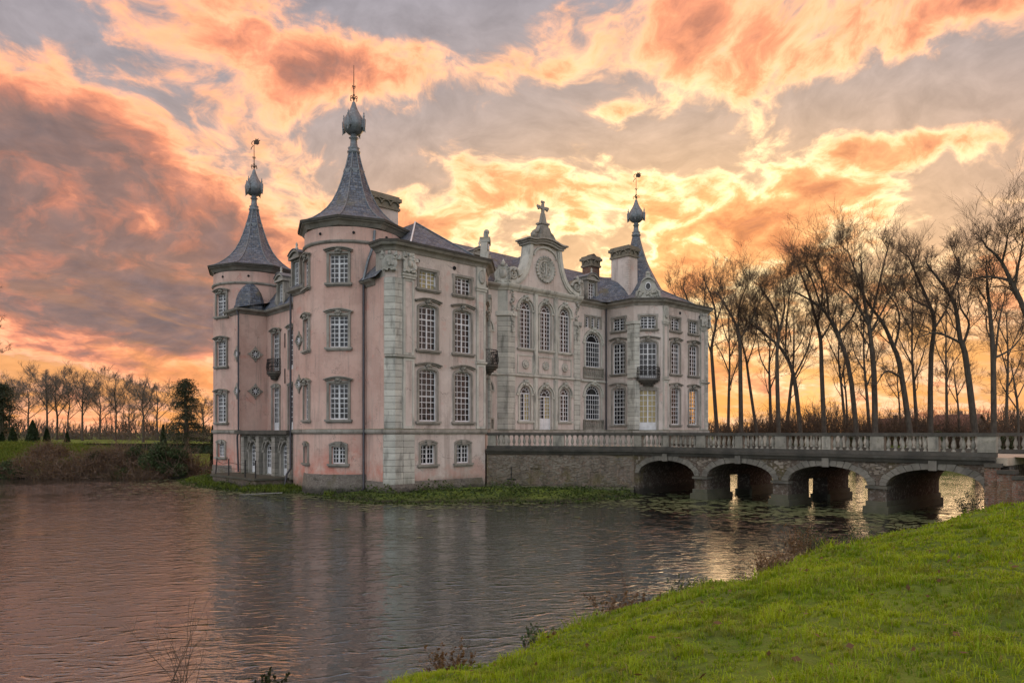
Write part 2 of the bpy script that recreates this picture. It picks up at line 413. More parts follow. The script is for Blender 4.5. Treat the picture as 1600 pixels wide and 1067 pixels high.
def bark_mat(name, a, b):
    m, g = mat_new(name)
    n = g.noise(g.vm('MULTIPLY', g.P, (1, 1, .3)), 6, 5, .65)
    g.put(g.b.inputs['Base Color'], g.mix(g.sstep(n, .35, .65), a, b)); g.b.inputs['Roughness'].default_value = .9
    bump(g, n, .6, .03); return m
M_bark = bark_mat('bark', (.055, .043, .033), (.10, .082, .062))
M_twig = bark_mat('twig_bark', (.07, .046, .032), (.10, .066, .045))
M_twighaze = bark_mat('hazed_twig_bark', (.13, .115, .10), (.19, .17, .145))  # lighter, greyer bark: haze over the left trees painted into the colour
M_bramble = bark_mat('bramble_stem', (.12, .082, .06), (.19, .135, .095))

def leaf_mat(name, a, b, trans=.35, rough=.55):
    m, g = mat_new(name)
    r = g.geo.outputs['Random Per Island']; n = g.noise(g.P, .9, 4, .6)
    f = g.m('ADD', g.m('MULTIPLY', r, .6), g.m('MULTIPLY', g.sstep(n, .3, .7), .4))
    c = g.mix(f, a, b); g.put(g.b.inputs['Base Color'], c); g.b.inputs['Roughness'].default_value = rough
    g.b.inputs['Specular IOR Level'].default_value = .3
    t = g.new('ShaderNodeBsdfTranslucent'); g.put(t.inputs[0], c); mx = g.new('ShaderNodeMixShader'); mx.inputs[0].default_value = trans
    g.l.new(g.b.outputs[0], mx.inputs[1]); g.l.new(t.outputs[0], mx.inputs[2]); g.l.new(mx.outputs[0], g.out.inputs[0])
    return m
M_ivy = leaf_mat('ivy_leaf', (.03, .055, .022), (.085, .12, .045), .15)
M_yew = leaf_mat('yew_leaf', (.014, .03, .012), (.04, .062, .022), .1)
M_cedar = leaf_mat('cedar_needle', (.024, .036, .022), (.06, .075, .036), .15)
M_hedge = leaf_mat('hedge_leaf', (.022, .032, .011), (.055, .062, .02), .2)
M_weed = leaf_mat('water_weed_leaf', (.02, .042, .012), (.09, .13, .026), .25)
M_pad = leaf_mat('lily_pad', (.10, .135, .055), (.20, .22, .12), .0, .35)
M_brown = leaf_mat('dry_leaf', (.10, .06, .03), (.20, .12, .05), .25)

def grass_mat():
    m, g = mat_new('grass_blade')
    r = g.geo.outputs['Random Per Island']
    n = g.noise(g.P, .75, 6, .65); n2 = g.noise(g.P, 2.6, 4, .6)
    c = g.mix(g.sstep(n, .32, .68), (.15, .28, .006), (.37, .49, .014))
    c = g.mix(g.m('MULTIPLY', g.sstep(n2, .50, .64), .75), c, (.085, .18, .008))
    c = g.mix(g.m('MULTIPLY', g.sstep(r, .25, 1.), .55), c, (.42, .52, .03))
    c = g.mix(g.m('MULTIPLY', g.sstep(r, .90, .95), .75), c, (.34, .27, .12))          # a few dead blades
    n7 = g.noise(g.vm('ADD', g.P, (3, 8, 0)), 1.3, 5, .65)
    c = g.mix(g.m('MULTIPLY', g.sstep(n7, .56, .66), .5), c, (.20, .19, .05))             # trodden, drier patches
    g.put(g.b.inputs['Base Color'], c); g.b.inputs['Roughness'].default_value = .45; g.b.inputs['Specular IOR Level'].default_value = .25
    t = g.new('ShaderNodeBsdfTranslucent'); g.put(t.inputs[0], c); mx = g.new('ShaderNodeMixShader'); mx.inputs[0].default_value = .4
    g.l.new(g.b.outputs[0], mx.inputs[1]); g.l.new(t.outputs[0], mx.inputs[2]); g.l.new(mx.outputs[0], g.out.inputs[0])
    return m
M_grass = grass_mat()
M_rough = leaf_mat('rough_grass_blade', (.06, .10, .010), (.16, .21, .025), .3)
def ground_mat():
    m, g = mat_new('meadow_ground')
    n = g.noise(g.P, .35, 6, .65); n2 = g.noise(g.P, 3.5, 5, .65); n3 = g.noise(g.P, 18, 4, .6)
    c = g.mix(g.sstep(n, .35, .65), (.075, .135, .008), (.14, .21, .014))
    c = g.mix(g.m('MULTIPLY', g.sstep(n2, .5, .7), .5), c, (.045, .06, .014))
    c = g.mix(g.m('MULTIPLY', g.sstep(n3, .5, .7), .4), c, (.13, .18, .02))
    z = g.sep(g.P)[2]
    c = g.mix(g.sstep(z, WL + .35, WL + .02), c, (.03, .026, .018))                    # mud at the water's edge
    g.put(g.b.inputs['Base Color'], c); g.b.inputs['Roughness'].default_value = .95
    bump(g, g.m('ADD', n2, n3), .8, .08); return m
M_ground = ground_mat()
def water_mat():
    m, g = mat_new('moat_water')
    g.b.inputs['Base Color'].default_value = (.010, .010, .008, 1); g.b.inputs['Roughness'].default_value = .04
    g.b.inputs['IOR'].default_value = 1.6
    w = g.vm('ADD', g.P, g.vm('SCALE', g.comb(g.noise(g.P, .6, 2, .5), g.noise(g.vm('ADD', g.P, (4, 2, 0)), .6, 2, .5), 0.), .8))
    rot = g.new('ShaderNodeVectorRotate', rotation_type='Z_AXIS'); g.put(rot.inputs['Vector'], w); rot.inputs['Angle'].default_value = R(-12)
    v = g.vm('MULTIPLY', rot.outputs[0], (.46, 1., 1.))
    n1 = g.noise(v, 4.6, 3, .5); n2 = g.noise(g.vm('ADD', v, (7, 3, 0)), 13., 3, .55); n0 = g.noise(g.P, .10, 4, .55)
    calm = g.sstep(n0, .36, .60)
    h = g.m('ADD', g.m('MULTIPLY', n1, 1.0), g.m('MULTIPLY', n2, .30))
    v2 = g.vm('MULTIPLY', rot.outputs[0], (.55, 1.7, 1.))
    n4 = g.noise(g.vm('ADD', v2, (2, 9, 0)), 3.0, 2, .5)
    h = g.m('ADD', h, g.m('MULTIPLY', g.sstep(n4, .52, .74), .75))                    # short steep wavelets
    h = g.m('MULTIPLY', h, g.m('ADD', .35, g.m('MULTIPLY', calm, .65)))
    bump(g, h, 1.0, .036)
    g.b.inputs['Specular Tint'].default_value = (.86, .95, 1., 1)
    gl = g.new('ShaderNodeBsdfGlossy'); gl.inputs['Color'].default_value = (.80, .88, .90, 1); gl.inputs['Roughness'].default_value = .05
    g.l.new(g.b.inputs['Normal'].links[0].from_socket, gl.inputs['Normal'])
    mx = g.new('ShaderNodeMixShader'); mx.inputs[0].default_value = .34                # extra mirror layer, added to brighten the water's reflections
    g.l.new(g.b.outputs[0], mx.inputs[1]); g.l.new(gl.outputs[0], mx.inputs[2]); g.l.new(mx.outputs[0], g.out.inputs[0]); return m
M_water = water_mat()
M_path = simple('pale_gravel_path', (.42, .36, .28), .95, 0, .15, 3, .3)

# ------------------------------------------------------------------ terrain and water
def pip(px, py, poly):
    ins = np.zeros(px.shape, bool); n = len(poly)
    for i in range(n):
        x0, y0 = poly[i]; x1, y1 = poly[(i + 1) % n]
        if y0 == y1: continue
        ins ^= ((y0 > py) != (y1 > py)) & (px < (x1 - x0) * (py - y0) / (y1 - y0) + x0)
    return ins
def sdf(px, py, poly):
    d = np.full(px.shape, 1e9); n = len(poly)
    for i in range(n):
        x0, y0 = poly[i]; x1, y1 = poly[(i + 1) % n]; ex, ey = x1 - x0, y1 - y0
        t = np.clip(((px - x0) * ex + (py - y0) * ey) / (ex * ex + ey * ey), 0, 1)
        d = np.minimum(d, np.hypot(px - x0 - t * ex, py - y0 - t * ey))
    return np.where(pip(px, py, poly), -d, d)
def vnoise(x, y, seed=0):
    xi = np.floor(x).astype(int); yi = np.floor(y).astype(int); fx = x - xi; fy = y - yi
    fx = fx * fx * (3 - 2 * fx); fy = fy * fy * (3 - 2 * fy)
    def h(a, b):
        v = np.sin(a * 127.1 + b * 311.7 + seed * 74.7) * 43758.5453; return v - np.floor(v)
    return (h(xi, yi) * (1 - fx) + h(xi + 1, yi) * fx) * (1 - fy) + (h(xi, yi + 1) * (1 - fx) + h(xi + 1, yi + 1) * fx) * fy
MOAT = [(-90, -60), (-20, -8), (-5.6, 5.6), (-1.55, 9.9), (.55, 12.15), (2.75, 14.65), (5.3, 16.6), (8.4, 20.2), (12.5, 23.5), (16.8, 27.8), (19.5, 30.1),
        (27, 38), (45, 50), (120, 70), (120, 96), (40, 78), (22, 88), (0, 108), (-30, 104), (-34, 76), (-28, 61.5), (-45, 60.5), (-58, 59.5), (-120, 58)]
ISLE = [(-27, 58), (-24, 52.6), (-20, 48.5), (-16, 45.2), (-13.4, 45.6), (-11, 42.6), (-8, 39.2), (-5.5, 38.6), (0, 39.3), (3, 39.6), (7, 42), (8, 46), (0, 52), (-10, 58), (-24, 64)]
BEND = (21.5, 29.6)     # bridge head on the bank
def terrain(x, y):
    d = sdf(x, y, MOAT) + (vnoise(x * .9, y * .9, 3) - .5) * .7
    bumps = (vnoise(x * 1.3, y * 1.3, 1) - .5) * .20 + (vnoise(x * 3.1, y * 3.1, 2) - .5) * .13
    bank = WL + .30 * np.clip(d / .45, 0, 1) + 2.65 * (1 - np.exp(-np.maximum(d, 0) / 6.2)) + bumps * np.clip(d / 1.5, 0, 1) * np.where(np.hypot(x, y) > 60, .4, 1)
    bed = WL - np.minimum(1.0, .7 * np.maximum(-d, 0) + .02)
    z = np.where(d > 0, bank, bed)
    i = sdf(x, y, ISLE) + (vnoise(x * .7, y * .7, 5) - .5) * 1.6 + (vnoise(x * 2.1, y * 2.1, 6) - .5) * .7
    z = np.maximum(z, np.where(i < 0, WL + .32 * (1 - np.exp(i / .9)) + bumps * .5, -9))
    return z
def axis(segs):
    out = [np.array([segs[0][0]])]
    for a, b, st in segs: out.append(np.arange(a, b, st)[1:])
    return np.unique(np.concatenate(out + [np.array([segs[-1][1]])]))
gx = axis([(-2500, -300, 220), (-300, -90, 15), (-90, -30, 1.5), (-30, -8, .6), (-8, 30, .28), (30, 70, 1.2), (70, 300, 15), (300, 2500, 220)])
gy = axis([(-400, -40, 30), (-40, 3, 1.5), (3, 38, .28), (38, 66, .5), (66, 120, 2.), (120, 400, 20), (400, 4500, 400)])
GX, GY = np.meshgrid(gx, gy); GZ = terrain(GX, GY)
nx, ny = len(gx), len(gy)
ii = np.arange(nx * ny).reshape(ny, nx)
tm = np_mesh('ground', np.stack([GX, GY, GZ], -1), np.stack([ii[:-1, :-1], ii[:-1, 1:], ii[1:, 1:], ii[1:, :-1]], -1), smooth=True)
tag(link('ground', tm, M_ground), kind='structure')
wm = MB(); wm.add([(-200, -80, WL), (200, -80, WL), (200, 140, WL), (-200, 140, WL)], [(0, 1, 2, 3)])
tag(wm.build('water', M_water), kind='structure')

# ------------------------------------------------------------------ the castle
U_ANG = R(42.5); P0 = Vector((-7.33, 42.0, 0))
CU = Vector((math.cos(U_ANG), math.sin(U_ANG), 0)); CV = Vector((-math.sin(U_ANG), math.cos(U_ANG), 0))
castle = empty('castle', P0, U_ANG, 'pink baroque moated castle with slate spired round towers and pedimented front', 'castle')
def cw(s, d, z=0.): return P0 + CU * s + CV * d + Vector((0, 0, z))
def PM(s, d, z, ang):       # frame on a wall: x to the right seen from outside, y inward, z up; ang = outward normal (degrees, castle frame)
    return Matrix.Translation((s, d, z)) @ Matrix.Rotation(R(ang + 90), 4, 'Z')

def arch_z(x, xc, hw, zs, rise): return zs + rise * math.sqrt(max(0., 1 - ((x - xc) / hw) ** 2))
def wall_mesh(mapf, L, z0, z1, ops, depth=.32, xsub=(), nseg=12):
    mb = MB(); xs = {0., L, *xsub}; zs = {z0, z1}
    for (a, b, c, e, rise) in ops: xs |= {a, b}; zs |= {c, e + rise}
    xs = sorted(xs); zs = sorted(zs)
    for i in range(len(xs) - 1):
        for j in range(len(zs) - 1):
            xm, zm = (xs[i] + xs[i + 1]) / 2, (zs[j] + zs[j + 1]) / 2
            if any(a < xm < b and c < zm < e + r for a, b, c, e, r in ops): continue
            mb.add([mapf(xs[i], 0, zs[j]), mapf(xs[i + 1], 0, zs[j]), mapf(xs[i + 1], 0, zs[j + 1]), mapf(xs[i], 0, zs[j + 1])], [(0, 1, 2, 3)])
    for (a, b, c, e, rise) in ops:
        top = e + rise; pts = [(a, c), (b, c), (b, e)]
        if rise > 0:
            arc = [(a + (b - a) * k / nseg, arch_z(a + (b - a) * k / nseg, (a + b) / 2, (b - a) / 2, e, rise)) for k in range(nseg + 1)]
            for k in range(nseg):
                (xa, za), (xb, zb) = arc[k], arc[k + 1]
                if za >= top - 1e-6 and zb >= top - 1e-6: continue
                mb.add([mapf(xa, 0, za), mapf(xb, 0, zb), mapf(xb, 0, top), mapf(xa, 0, top)], [(0, 1, 2, 3)])
            pts = [(a, c), (b, c)] + arc[::-1]
        else: pts = [(a, c), (b, c), (b, e), (a, e)]
        n = len(pts)
        for k in range(n):
            p, q = pts[k], pts[(k + 1) % n]
            if p == q: continue
            mb.add([mapf(p[0], 0, p[1]), mapf(p[0], depth, p[1]), mapf(q[0], depth, q[1]), mapf(q[0], 0, q[1])], [(0, 1, 2, 3)])
    return mb
def straight(a, b):
    a = Vector(a); b = Vector(b); t = (b - a).normalized(); nn = Vector((-t.y, t.x))   # inward
    return (lambda x, y, z: (a.x + t.x * x + nn.x * y, a.y + t.y * x + nn.y * y, z)), (b - a).length
def wall(a, b, z0, z1, ops=(), mat=None, parent=None, name='wall', depth=.32):
    f, L = straight(a, b); return wall_mesh(f, L, z0, z1, list(ops), depth).build(name, mat, parent or castle)
def on_wall(a, b, x, z):
    a = Vector(a); b = Vector(b); t = (b - a).normalized(); p = a + t * x
    return PM(p.x, p.y, z, math.degrees(math.atan2(-t.x, t.y)))

# --- windows: surround mesh (part) > sash, glass
WCACHE = {}
def arc_strip(mb, x0, x1, zs, rise, wid, y0, y1, n=14, close=False):
    """band that follows an elliptic arch, width wid outward"""
    xc = (x0 + x1) / 2; hw = (x1 - x0) / 2
    V = []
    for k in range(n + 1):
        t = math.pi * (1 - k / n); c, s_ = math.cos(t), math.sin(t)
        for (rr, yy) in ((0, y0), (wid, y0), (wid, y1), (0, y1)):
            V.append((xc + (hw + rr) * c, yy, zs + (rise + rr) * s_))
    Fs = []
    for k in range(n):
        a = k * 4; b = a + 4
        for q in range(4): Fs.append((a + q, b + q, b + (q + 1) % 4, a + (q + 1) % 4))
    Fs += [(3, 2, 1, 0), (n * 4, n * 4 + 1, n * 4 + 2, n * 4 + 3)]
    mb.add(V, Fs)
def seg_band(mb, hw, z, rise, thick, y0, y1, n=8):
    """shallow segmental band over a window"""
    V = []
    for k in range(n + 1):
        x = -hw + 2 * hw * k / n; zz = z + rise * (1 - (x / hw) ** 2)
        V += [(x, y0, zz), (x, y1, zz), (x, y1, zz + thick), (x, y0, zz + thick)]
    Fs = []
    for k in range(n):
        a = k * 4; b = a + 4
        for q in range(4): Fs.append((a + q, b + q, b + (q + 1) % 4, a + (q + 1) % 4))
    Fs += [(3, 2, 1, 0), (n * 4, n * 4 + 1, n * 4 + 2, n * 4 + 3)]
    mb.add(V, Fs)
def window_meshes(w, h, rise=0., nxp=4, nzp=7, transom=None, style='hood', mull=True, panel=0., ears=False, fan=0, sill=True, jamb=.15, head=0.):
    key = (w, h, rise, nxp, nzp, transom, style, mull, panel, ears, fan, sill, jamb, head)
    if key in WCACHE: return WCACHE[key]
    hw = w / 2; S = MB(); B = MB(); G = MB()
    top = h + rise
    # surround
    e = .003
    if rise == 0:
        zb = -.001
        S.box(-hw - jamb, -hw - e, -.07, .05, zb, h + jamb); S.box(hw + e, hw + jamb, -.07, .05, zb, h + jamb)
        S.box(-hw - e, hw + e, -.068, .05, h + e, h + jamb - .002)
        if ears:
            for sx in (-1, 1):
                S.box(min(sx * (hw + jamb), sx * (hw + jamb + .07)), max(sx * (hw + jamb), sx * (hw + jamb + .07)), -.05, .04, h - .12, h + jamb - .01)
                for sz in (0., 1.):        # pierced corners of the attic frames
                    x = sx * (hw - .11); zc = .12 + sz * (h - .24)
                    S.box(min(sx * hw, sx * (hw - .12)), max(sx * hw, sx * (hw - .12)), .04, .13, zc - .12, zc + .12)
    else:
        S.box(-hw - jamb, -hw - e, -.07, .05, 0, h); S.box(hw + e, hw + jamb, -.07, .05, 0, h)
        arc_strip(S, -hw - e, hw + e, h, rise, jamb, -.072, .05)
    if style == 'hood':
        seg_band(S, hw + .24, top + jamb - .03, .17, .07, -.13, .03); seg_band(S, hw + .33, top + jamb + .045, .18, .065, -.22, .03)
        S.slab([(-.11, top - .02), (.11, top - .02), (.17, top + jamb + .22), (-.17, top + jamb + .22)], -.16, .02)
        S.blob((0, -.16, top + jamb + .06), .12, n=8, m=5); S.blob((-.17, -.12, top + jamb + .02), .08, n=6, m=4); S.blob((.17, -.12, top + jamb + .02), .08, n=6, m=4)
    elif style == 'key':
        S.slab([(-.13, top - .03), (.13, top - .03), (.2, top + jamb + .16), (-.2, top + jamb + .16)], -.15, .02)
        seg_band(S, hw + .16, top + jamb - .10, .16, .10, -.12, .03)
    elif style == 'arch':
        arc_strip(S, -hw - jamb - .02, hw + jamb + .02, h, rise + jamb + .02, .12, -.17, .03)
        S.slab([(-.14, top - .03), (.14, top - .03), (.22, top + jamb + .28), (-.22, top + jamb + .28)], -.24, .02)
        S.blob((0, -.22, top + jamb + .16), .17, n=8, m=5)
        for sx in (-1, 1): S.box(sx * (hw + .17) - .2, sx * (hw + .17) + .2, -.13, .03, h - .16, h - .01)
        S.blob((-.3, -.15, top + jamb - .02), .12, n=7, m=4); S.blob((.3, -.15, top + jamb - .02), .12, n=7, m=4)
    if sill:
        S.box(-hw - .27, hw + .27, -.18, .05, -.13, -.004); S.box(-hw - .20, hw + .20, -.10, .05, -.21, -.133)
    # sash
    fr = .075; ms = .042; y0, y1 = .15, .205
    B.box(-hw, -hw + fr, y0, y1, 0, h); B.box(hw - fr, hw, y0, y1, 0, h); B.box(-hw + fr, hw - fr, y0, y1, 0, fr)
    if rise == 0: B.box(-hw + fr, hw - fr, y0, y1, h - fr, h)
    else:
        arc_strip(B, -hw + fr, hw - fr, h, rise - fr, fr - .002, y0, y1)
        if fan: B.box(-hw + fr, hw - fr, y0, y1, h - .05, h + .05)
    if mull: B.box(-.05, .05, y0 - .012, y1, fr, h - fr * (rise == 0))
    zlo = panel if panel else fr
    if panel:
        B.box(-hw + fr, -.05, y0 + .01, y1, fr, panel); B.box(.05, hw - fr, y0 + .01, y1, fr, panel)
    for i in range(1, nxp):
        x = -hw + w * i / nxp
        if mull and abs(x) < .02: continue
        zt = h - .02 if (rise == 0 or fan) else arch_z(x, 0, hw - fr, h, rise - fr)
        B.box(x - ms / 2, x + ms / 2, y0 + .008, y1 - .005, zlo, zt)
    for j in range(1, nzp):
        z = zlo + (h - zlo) * j / nzp
        t = .085 if transom == j else ms
        B.box(-hw + fr, hw - fr, y0 + (.002 if transom == j else .012), y1 - .008, z - t / 2, z + t / 2)
    if rise and not fan:
        j = 1; dz = (h - zlo) / nzp
        while h + dz * (j - 1) < h + rise - .12:
            z = h + dz * (j - 1); xx = (hw - fr) * math.sqrt(max(0, 1 - ((z - h) / max(.01, rise - fr)) ** 2))
            if xx > .1: B.box(-xx, xx, y0 + .012, y1 - .008, z - ms / 2, z + ms / 2)
            j += 1
    if fan:
        r_in = .42 if fan > 0 else .62
        nb = abs(fan)
        arc_strip(B, -hw * r_in, hw * r_in, h + .04, rise * r_in, ms, y0 + .01, y1 - .006, 10)
        for k in range(1, nb):
            t = math.pi * k / nb; c, s_ = math.cos(t), math.sin(t)
            p = Vector(((hw) * r_in * c, .18, h + .04 + rise * r_in * s_)); q = Vector(((hw - .03) * c, .18, h + (rise - .03) * s_))
            B.tube([p, q], .024, 4, smooth=False)
    # glass
    n = 12
    if rise:
        poly = [(-hw + .02, .02), (hw - .02, .02)] + [((hw - .02) * math.cos(math.pi * k / n), h + (rise - .02) * math.sin(math.pi * k / n)) for k in range(n + 1)]
    else: poly = [(-hw + .02, .02), (hw - .02, .02), (hw - .02, h - .02), (-hw + .02, h - .02)]
    G.slab(poly, .178, .186)
    WCACHE[key] = (S.mesh('window'), B.mesh('sash'), G.mesh('glass')); return WCACHE[key]
def window(M, glass=None, smat=None, blind=None, name='window', **kw):
    S, B, G = window_meshes(**kw)
    o = link(name, S, smat or M_trim, castle, M)
    link('sash', B, M_white, o)
    gg = bpy.data.objects.new('glass', G if glass is None else G.copy()); COL.objects.link(gg); gg.parent = o
    if glass is not None: gg.data.materials.clear()
    if not gg.data.materials: gg.data.materials.append(glass or M_glass)
    w = kw['w'] / 2; pn = kw.get('panel', 0)
    if blind:
        x0, x1, z0, z1 = blind
        MB().box(x0, x1, .14 + .072, .14 + .078, z0, z1).build('blind', M_curtain, o)
        gg.data = gg.data.copy(); gg.data.materials.clear(); gg.data.materials.append(M_clear)
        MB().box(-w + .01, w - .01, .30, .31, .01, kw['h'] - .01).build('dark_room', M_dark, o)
    return o

# --- front pavilions, mirrored
TOP = 15.0; SIDE = 13.0; FOOT = -.9
def mir(p): return (35.0 - p[0], p[1])
W_G = dict(w=1.36, h=3.02, rise=.22, nxp=4, nzp=8, transom=4, style='hood', mull=False)
W_1 = dict(w=1.36, h=2.60, rise=.18, nxp=4, nzp=7, transom=5, style='hood', mull=True)
W_A = dict(w=1.34, h=1.12, nxp=4, nzp=4, style='plain', mull=True, ears=True)
W_B = dict(w=1.08, h=1.22, nxp=4, nzp=4, style='key', mull=True)
W_DG = dict(w=1.5, h=3.55, nxp=4, nzp=6, transom=5, style='key', mull=True, panel=.75, sill=False)
W_D1 = dict(w=1.5, h=3.05, rise=.2, nxp=4, nzp=6, transom=4, style='hood', mull=True, panel=.3, sill=False)
def op(x, k, z): return (x - k['w'] / 2, x + k['w'] / 2, z, z + k['h'], k.get('rise', 0.))
ZG, Z1, ZA, ZB = 4.32, 8.76, 12.55, 1.64
for side in (0, 1):
    def seg(a, b): return (a, b) if not side else (mir(b), mir(a))
    # outer chamfer
    a, b = seg((0, .42), (.42, 0)); wall(a, b, FOOT, TOP, (), M_front)
    # front face with two bays
    a, b = seg((.42, 0), (7.5, 0)); L = 7.08
    xs = (2.82 - .42, 5.60 - .42) if not side else (L - (5.60 - .42), L - (2.82 - .42))
    ops = []
    for x in xs: ops += [op(x, W_G, ZG), op(x, W_1, Z1), op(x, W_A, ZA), op(x, W_B, ZB)]
    wall(a, b, FOOT, TOP, ops, M_front)
    for i, x in enumerate(xs):
        last = side and i == 1
        window(on_wall(a, b, x, ZG), glass=M_clear if last else None, **W_G)
        window(on_wall(a, b, x, Z1), **W_1); window(on_wall(a, b, x, ZB), **W_B)
        window(on_wall(a, b, x, ZA), blind=(-.6, .6, .05, 1.07) if (not side and i == 0) else None, **W_A)
    # chamfered bay with a balcony
    a, b = seg((7.5, 0), (9.25, 1.75)); L = math.hypot(1.75, 1.75); x = L / 2
    ops = [op(x, W_DG, 3.76), op(x, W_D1, 8.25), op(x, W_A, ZA)]
    wall(a, b, FOOT, TOP, ops, M_front)
    window(on_wall(a, b, x, 3.76), name='french_door', blind=(-.68, .68, .76, 3.5) if side else None, **W_DG)
    window(on_wall(a, b, x, 8.25), name='french_door', **W_D1); window(on_wall(a, b, x, ZA), **W_A)
    # return wall
    a, b = seg((9.25, 1.75), (9.25, 4.8)); x = 1.6 if not side else 3.05 - 1.6
    wall(a, b, FOOT, TOP, [op(x, W_G, ZG), op(x, W_1, Z1), op(x, W_A, ZA)], M_front)
    for z, k in ((ZG, W_G), (Z1, W_1), (ZA, W_A)): window(on_wall(a, b, x, z), **k)
    # recessed bay with wide arched windows
    a, b = seg((9.25, 4.8), (12.85, 4.8)); x = 1.82
    W_R = dict(w=2.05, h=2.15, rise=.85, nxp=7, nzp=5, transom=None, style='arch', mull=False, fan=-9, sill=False)
    W_T = dict(w=.5, h=1.0, nxp=2, nzp=4, style='plain', mull=False, sill=False, jamb=.12)
    ops = [op(x, W_R, 4.75), op(x, W_R, 9.35)] + [op(x + dx, W_T, 12.75) for dx in (-.75, 0, .75)]
    wall(a, b, FOOT, TOP, ops, M_front)
    window(on_wall(a, b, x, 4.75), smat=M_stone, **W_R); window(on_wall(a, b, x, 9.35), smat=M_stone, **W_R)
    for dx in (-.75, 0, .75): window(on_wall(a, b, x + dx, 12.75), **W_T)
    M = on_wall(a, b, x, 0)
    for z in (3.8, 8.35):                                       # little balustrades under the arched windows
        r_ = MB().box(-1.2, 1.2, -.16, -.02, z, z + .12).box(-1.2, 1.2, -.17, -.02, z + .84, z + .95)
        r_.box(-1.3, -1.2, -.17, -.02, z, z + .95).box(1.2, 1.3, -.17, -.02, z, z + .95); rp = r_.build('window_balustrade', M_bal, castle, M)
        bm_ = MB().lathe([(.045, 0), (.045, .05), (.03, .1), (.07, .25), (.055, .38), (.03, .58), (.045, .66), (.045, .72)], 8).mesh('baluster')
        for k in range(10):
            link('baluster', bm_, M_bal, rp, Matrix.Translation((-1.06 + k * 2.12 / 9, -.1, z + .12)))
    # central pier chamfer
    a, b = seg((12.85, 4.8), (13.4, 4.25)); wall(a, b, FOOT, TOP, (), M_stone)

# central block
a, b = (13.4, 4.25), (21.6, 4.25)
W_CG = dict(w=1.22, h=2.15, rise=.62, nxp=4, nzp=6, style='arch', mull=True, fan=6, sill=True)
W_CD = dict(w=1.4, h=2.75, rise=.70, nxp=4, nzp=6, style='arch', mull=True, fan=6, sill=False, panel=1.0)
W_C1 = dict(w=1.30, h=3.05, rise=.66, nxp=4, nzp=9, style='arch', mull=True, fan=7, sill=True)
ops = [op(1.85, W_CG, 4.55), op(4.1, W_CD, 3.76), op(6.35, W_CG, 4.55)] + [op(x, W_C1, 10.25) for x in (1.85, 4.1, 6.35)]
wall(a, b, FOOT, TOP, ops, M_front)
window(on_wall(a, b, 1.85, 4.55), blind=(.08, .52, .05, 2.1), smat=M_stone, **W_CG); window(on_wall(a, b, 6.35, 4.55), smat=M_stone, **W_CG)
window(on_wall(a, b, 4.1, 3.76), name='entrance_door', blind=(.08, .6, 1.0, 2.7), smat=M_stone, **W_CD)
for x in (1.85, 4.1, 6.35): window(on_wall(a, b, x, 10.25), smat=M_stone, **W_C1)
for x in (1.85, 4.1, 6.35):                                       # panels with carved roundels between the storeys
    M = on_wall(a, b, x, 0)
    p = MB(); z0, z1 = 8.25, 9.75
    p.box(-.85, .85, -.06, .02, z1 - .1, z1).box(-.85, .85, -.06, .02, z0, z0 + .1).box(-.85, -.75, -.06, .02, z0 + .1, z1 - .1).box(.75, .85, -.06, .02, z0 + .1, z1 - .1)
    po = p.build('panel_frame', M_stone, castle, M)
    c = MB(); Mr = Matrix.Translation((0, -.02, 9.0)) @ Matrix.Rotation(R(90), 4, 'X')
    c.lathe([(.34, 0), (.36, .06), (.30, .09), (.22, .05), (.10, .05), (.05, .12)], 14, Mr)
    for k in range(10): c.blob((.30 * math.cos(k * .628), -.07, 9.0 + .30 * math.sin(k * .628)), .07, n=6, m=4)
    for k in range(5): c.blob((random.uniform(-.14, .14), -.1, 9.0 + random.uniform(-.16, .16)), .07, n=6, m=4)
    c.build('carved_roundel', M_carve, castle, M)

# pilasters of rusticated stones
def stones(name, poly, z0, z1, n, mat=M_stone, gap=.022):
    h = (z1 - z0) / n
    base = MB().prism([(x * .985, y * .985) for x, y in poly], z0, z1)
    cx_ = sum(p[0] for p in poly) / len(poly); cy_ = sum(p[1] for p in poly) / len(poly)
    core = [(cx_ + (x - cx_) * .94, cy_ + (y - cy_) * .94) for x, y in poly]
    o = MB().prism(core, z0, z1).build(name, M_darkstone, castle)
    mm = MB()
    pr = [(x - cx_, y - cy_) for x, y in poly]; n_ = len(pr)
    ch = .03                                          # each stone has eased edges
    rings = [(0, .97), (ch, 1.), (h - gap - ch, 1.), (h - gap, .97)]
    V = [(x * k, y * k, z) for z, k in rings for x, y in pr]
    Fs = [tuple(range(n_ - 1, -1, -1)), tuple(range(3 * n_, 4 * n_))] + [(r * n_ + i, r * n_ + (i + 1) % n_, (r + 1) * n_ + (i + 1) % n_, (r + 1) * n_ + i) for r in range(3) for i in range(n_)]
    me = mm.add(V, Fs).mesh('stone'); me.materials.append(mat)
    for k in range(n): link('stone', me, None, o, Matrix.Translation((cx_, cy_, z0 + k * h + gap / 2)))
    return o
def flip(poly): return [mir(p) for p in poly][::-1]
def off_corner(e): return [(-e, .50), (-e, .40), (.40, -e), (.92, -e), (.92, .3), (.3, .50)]
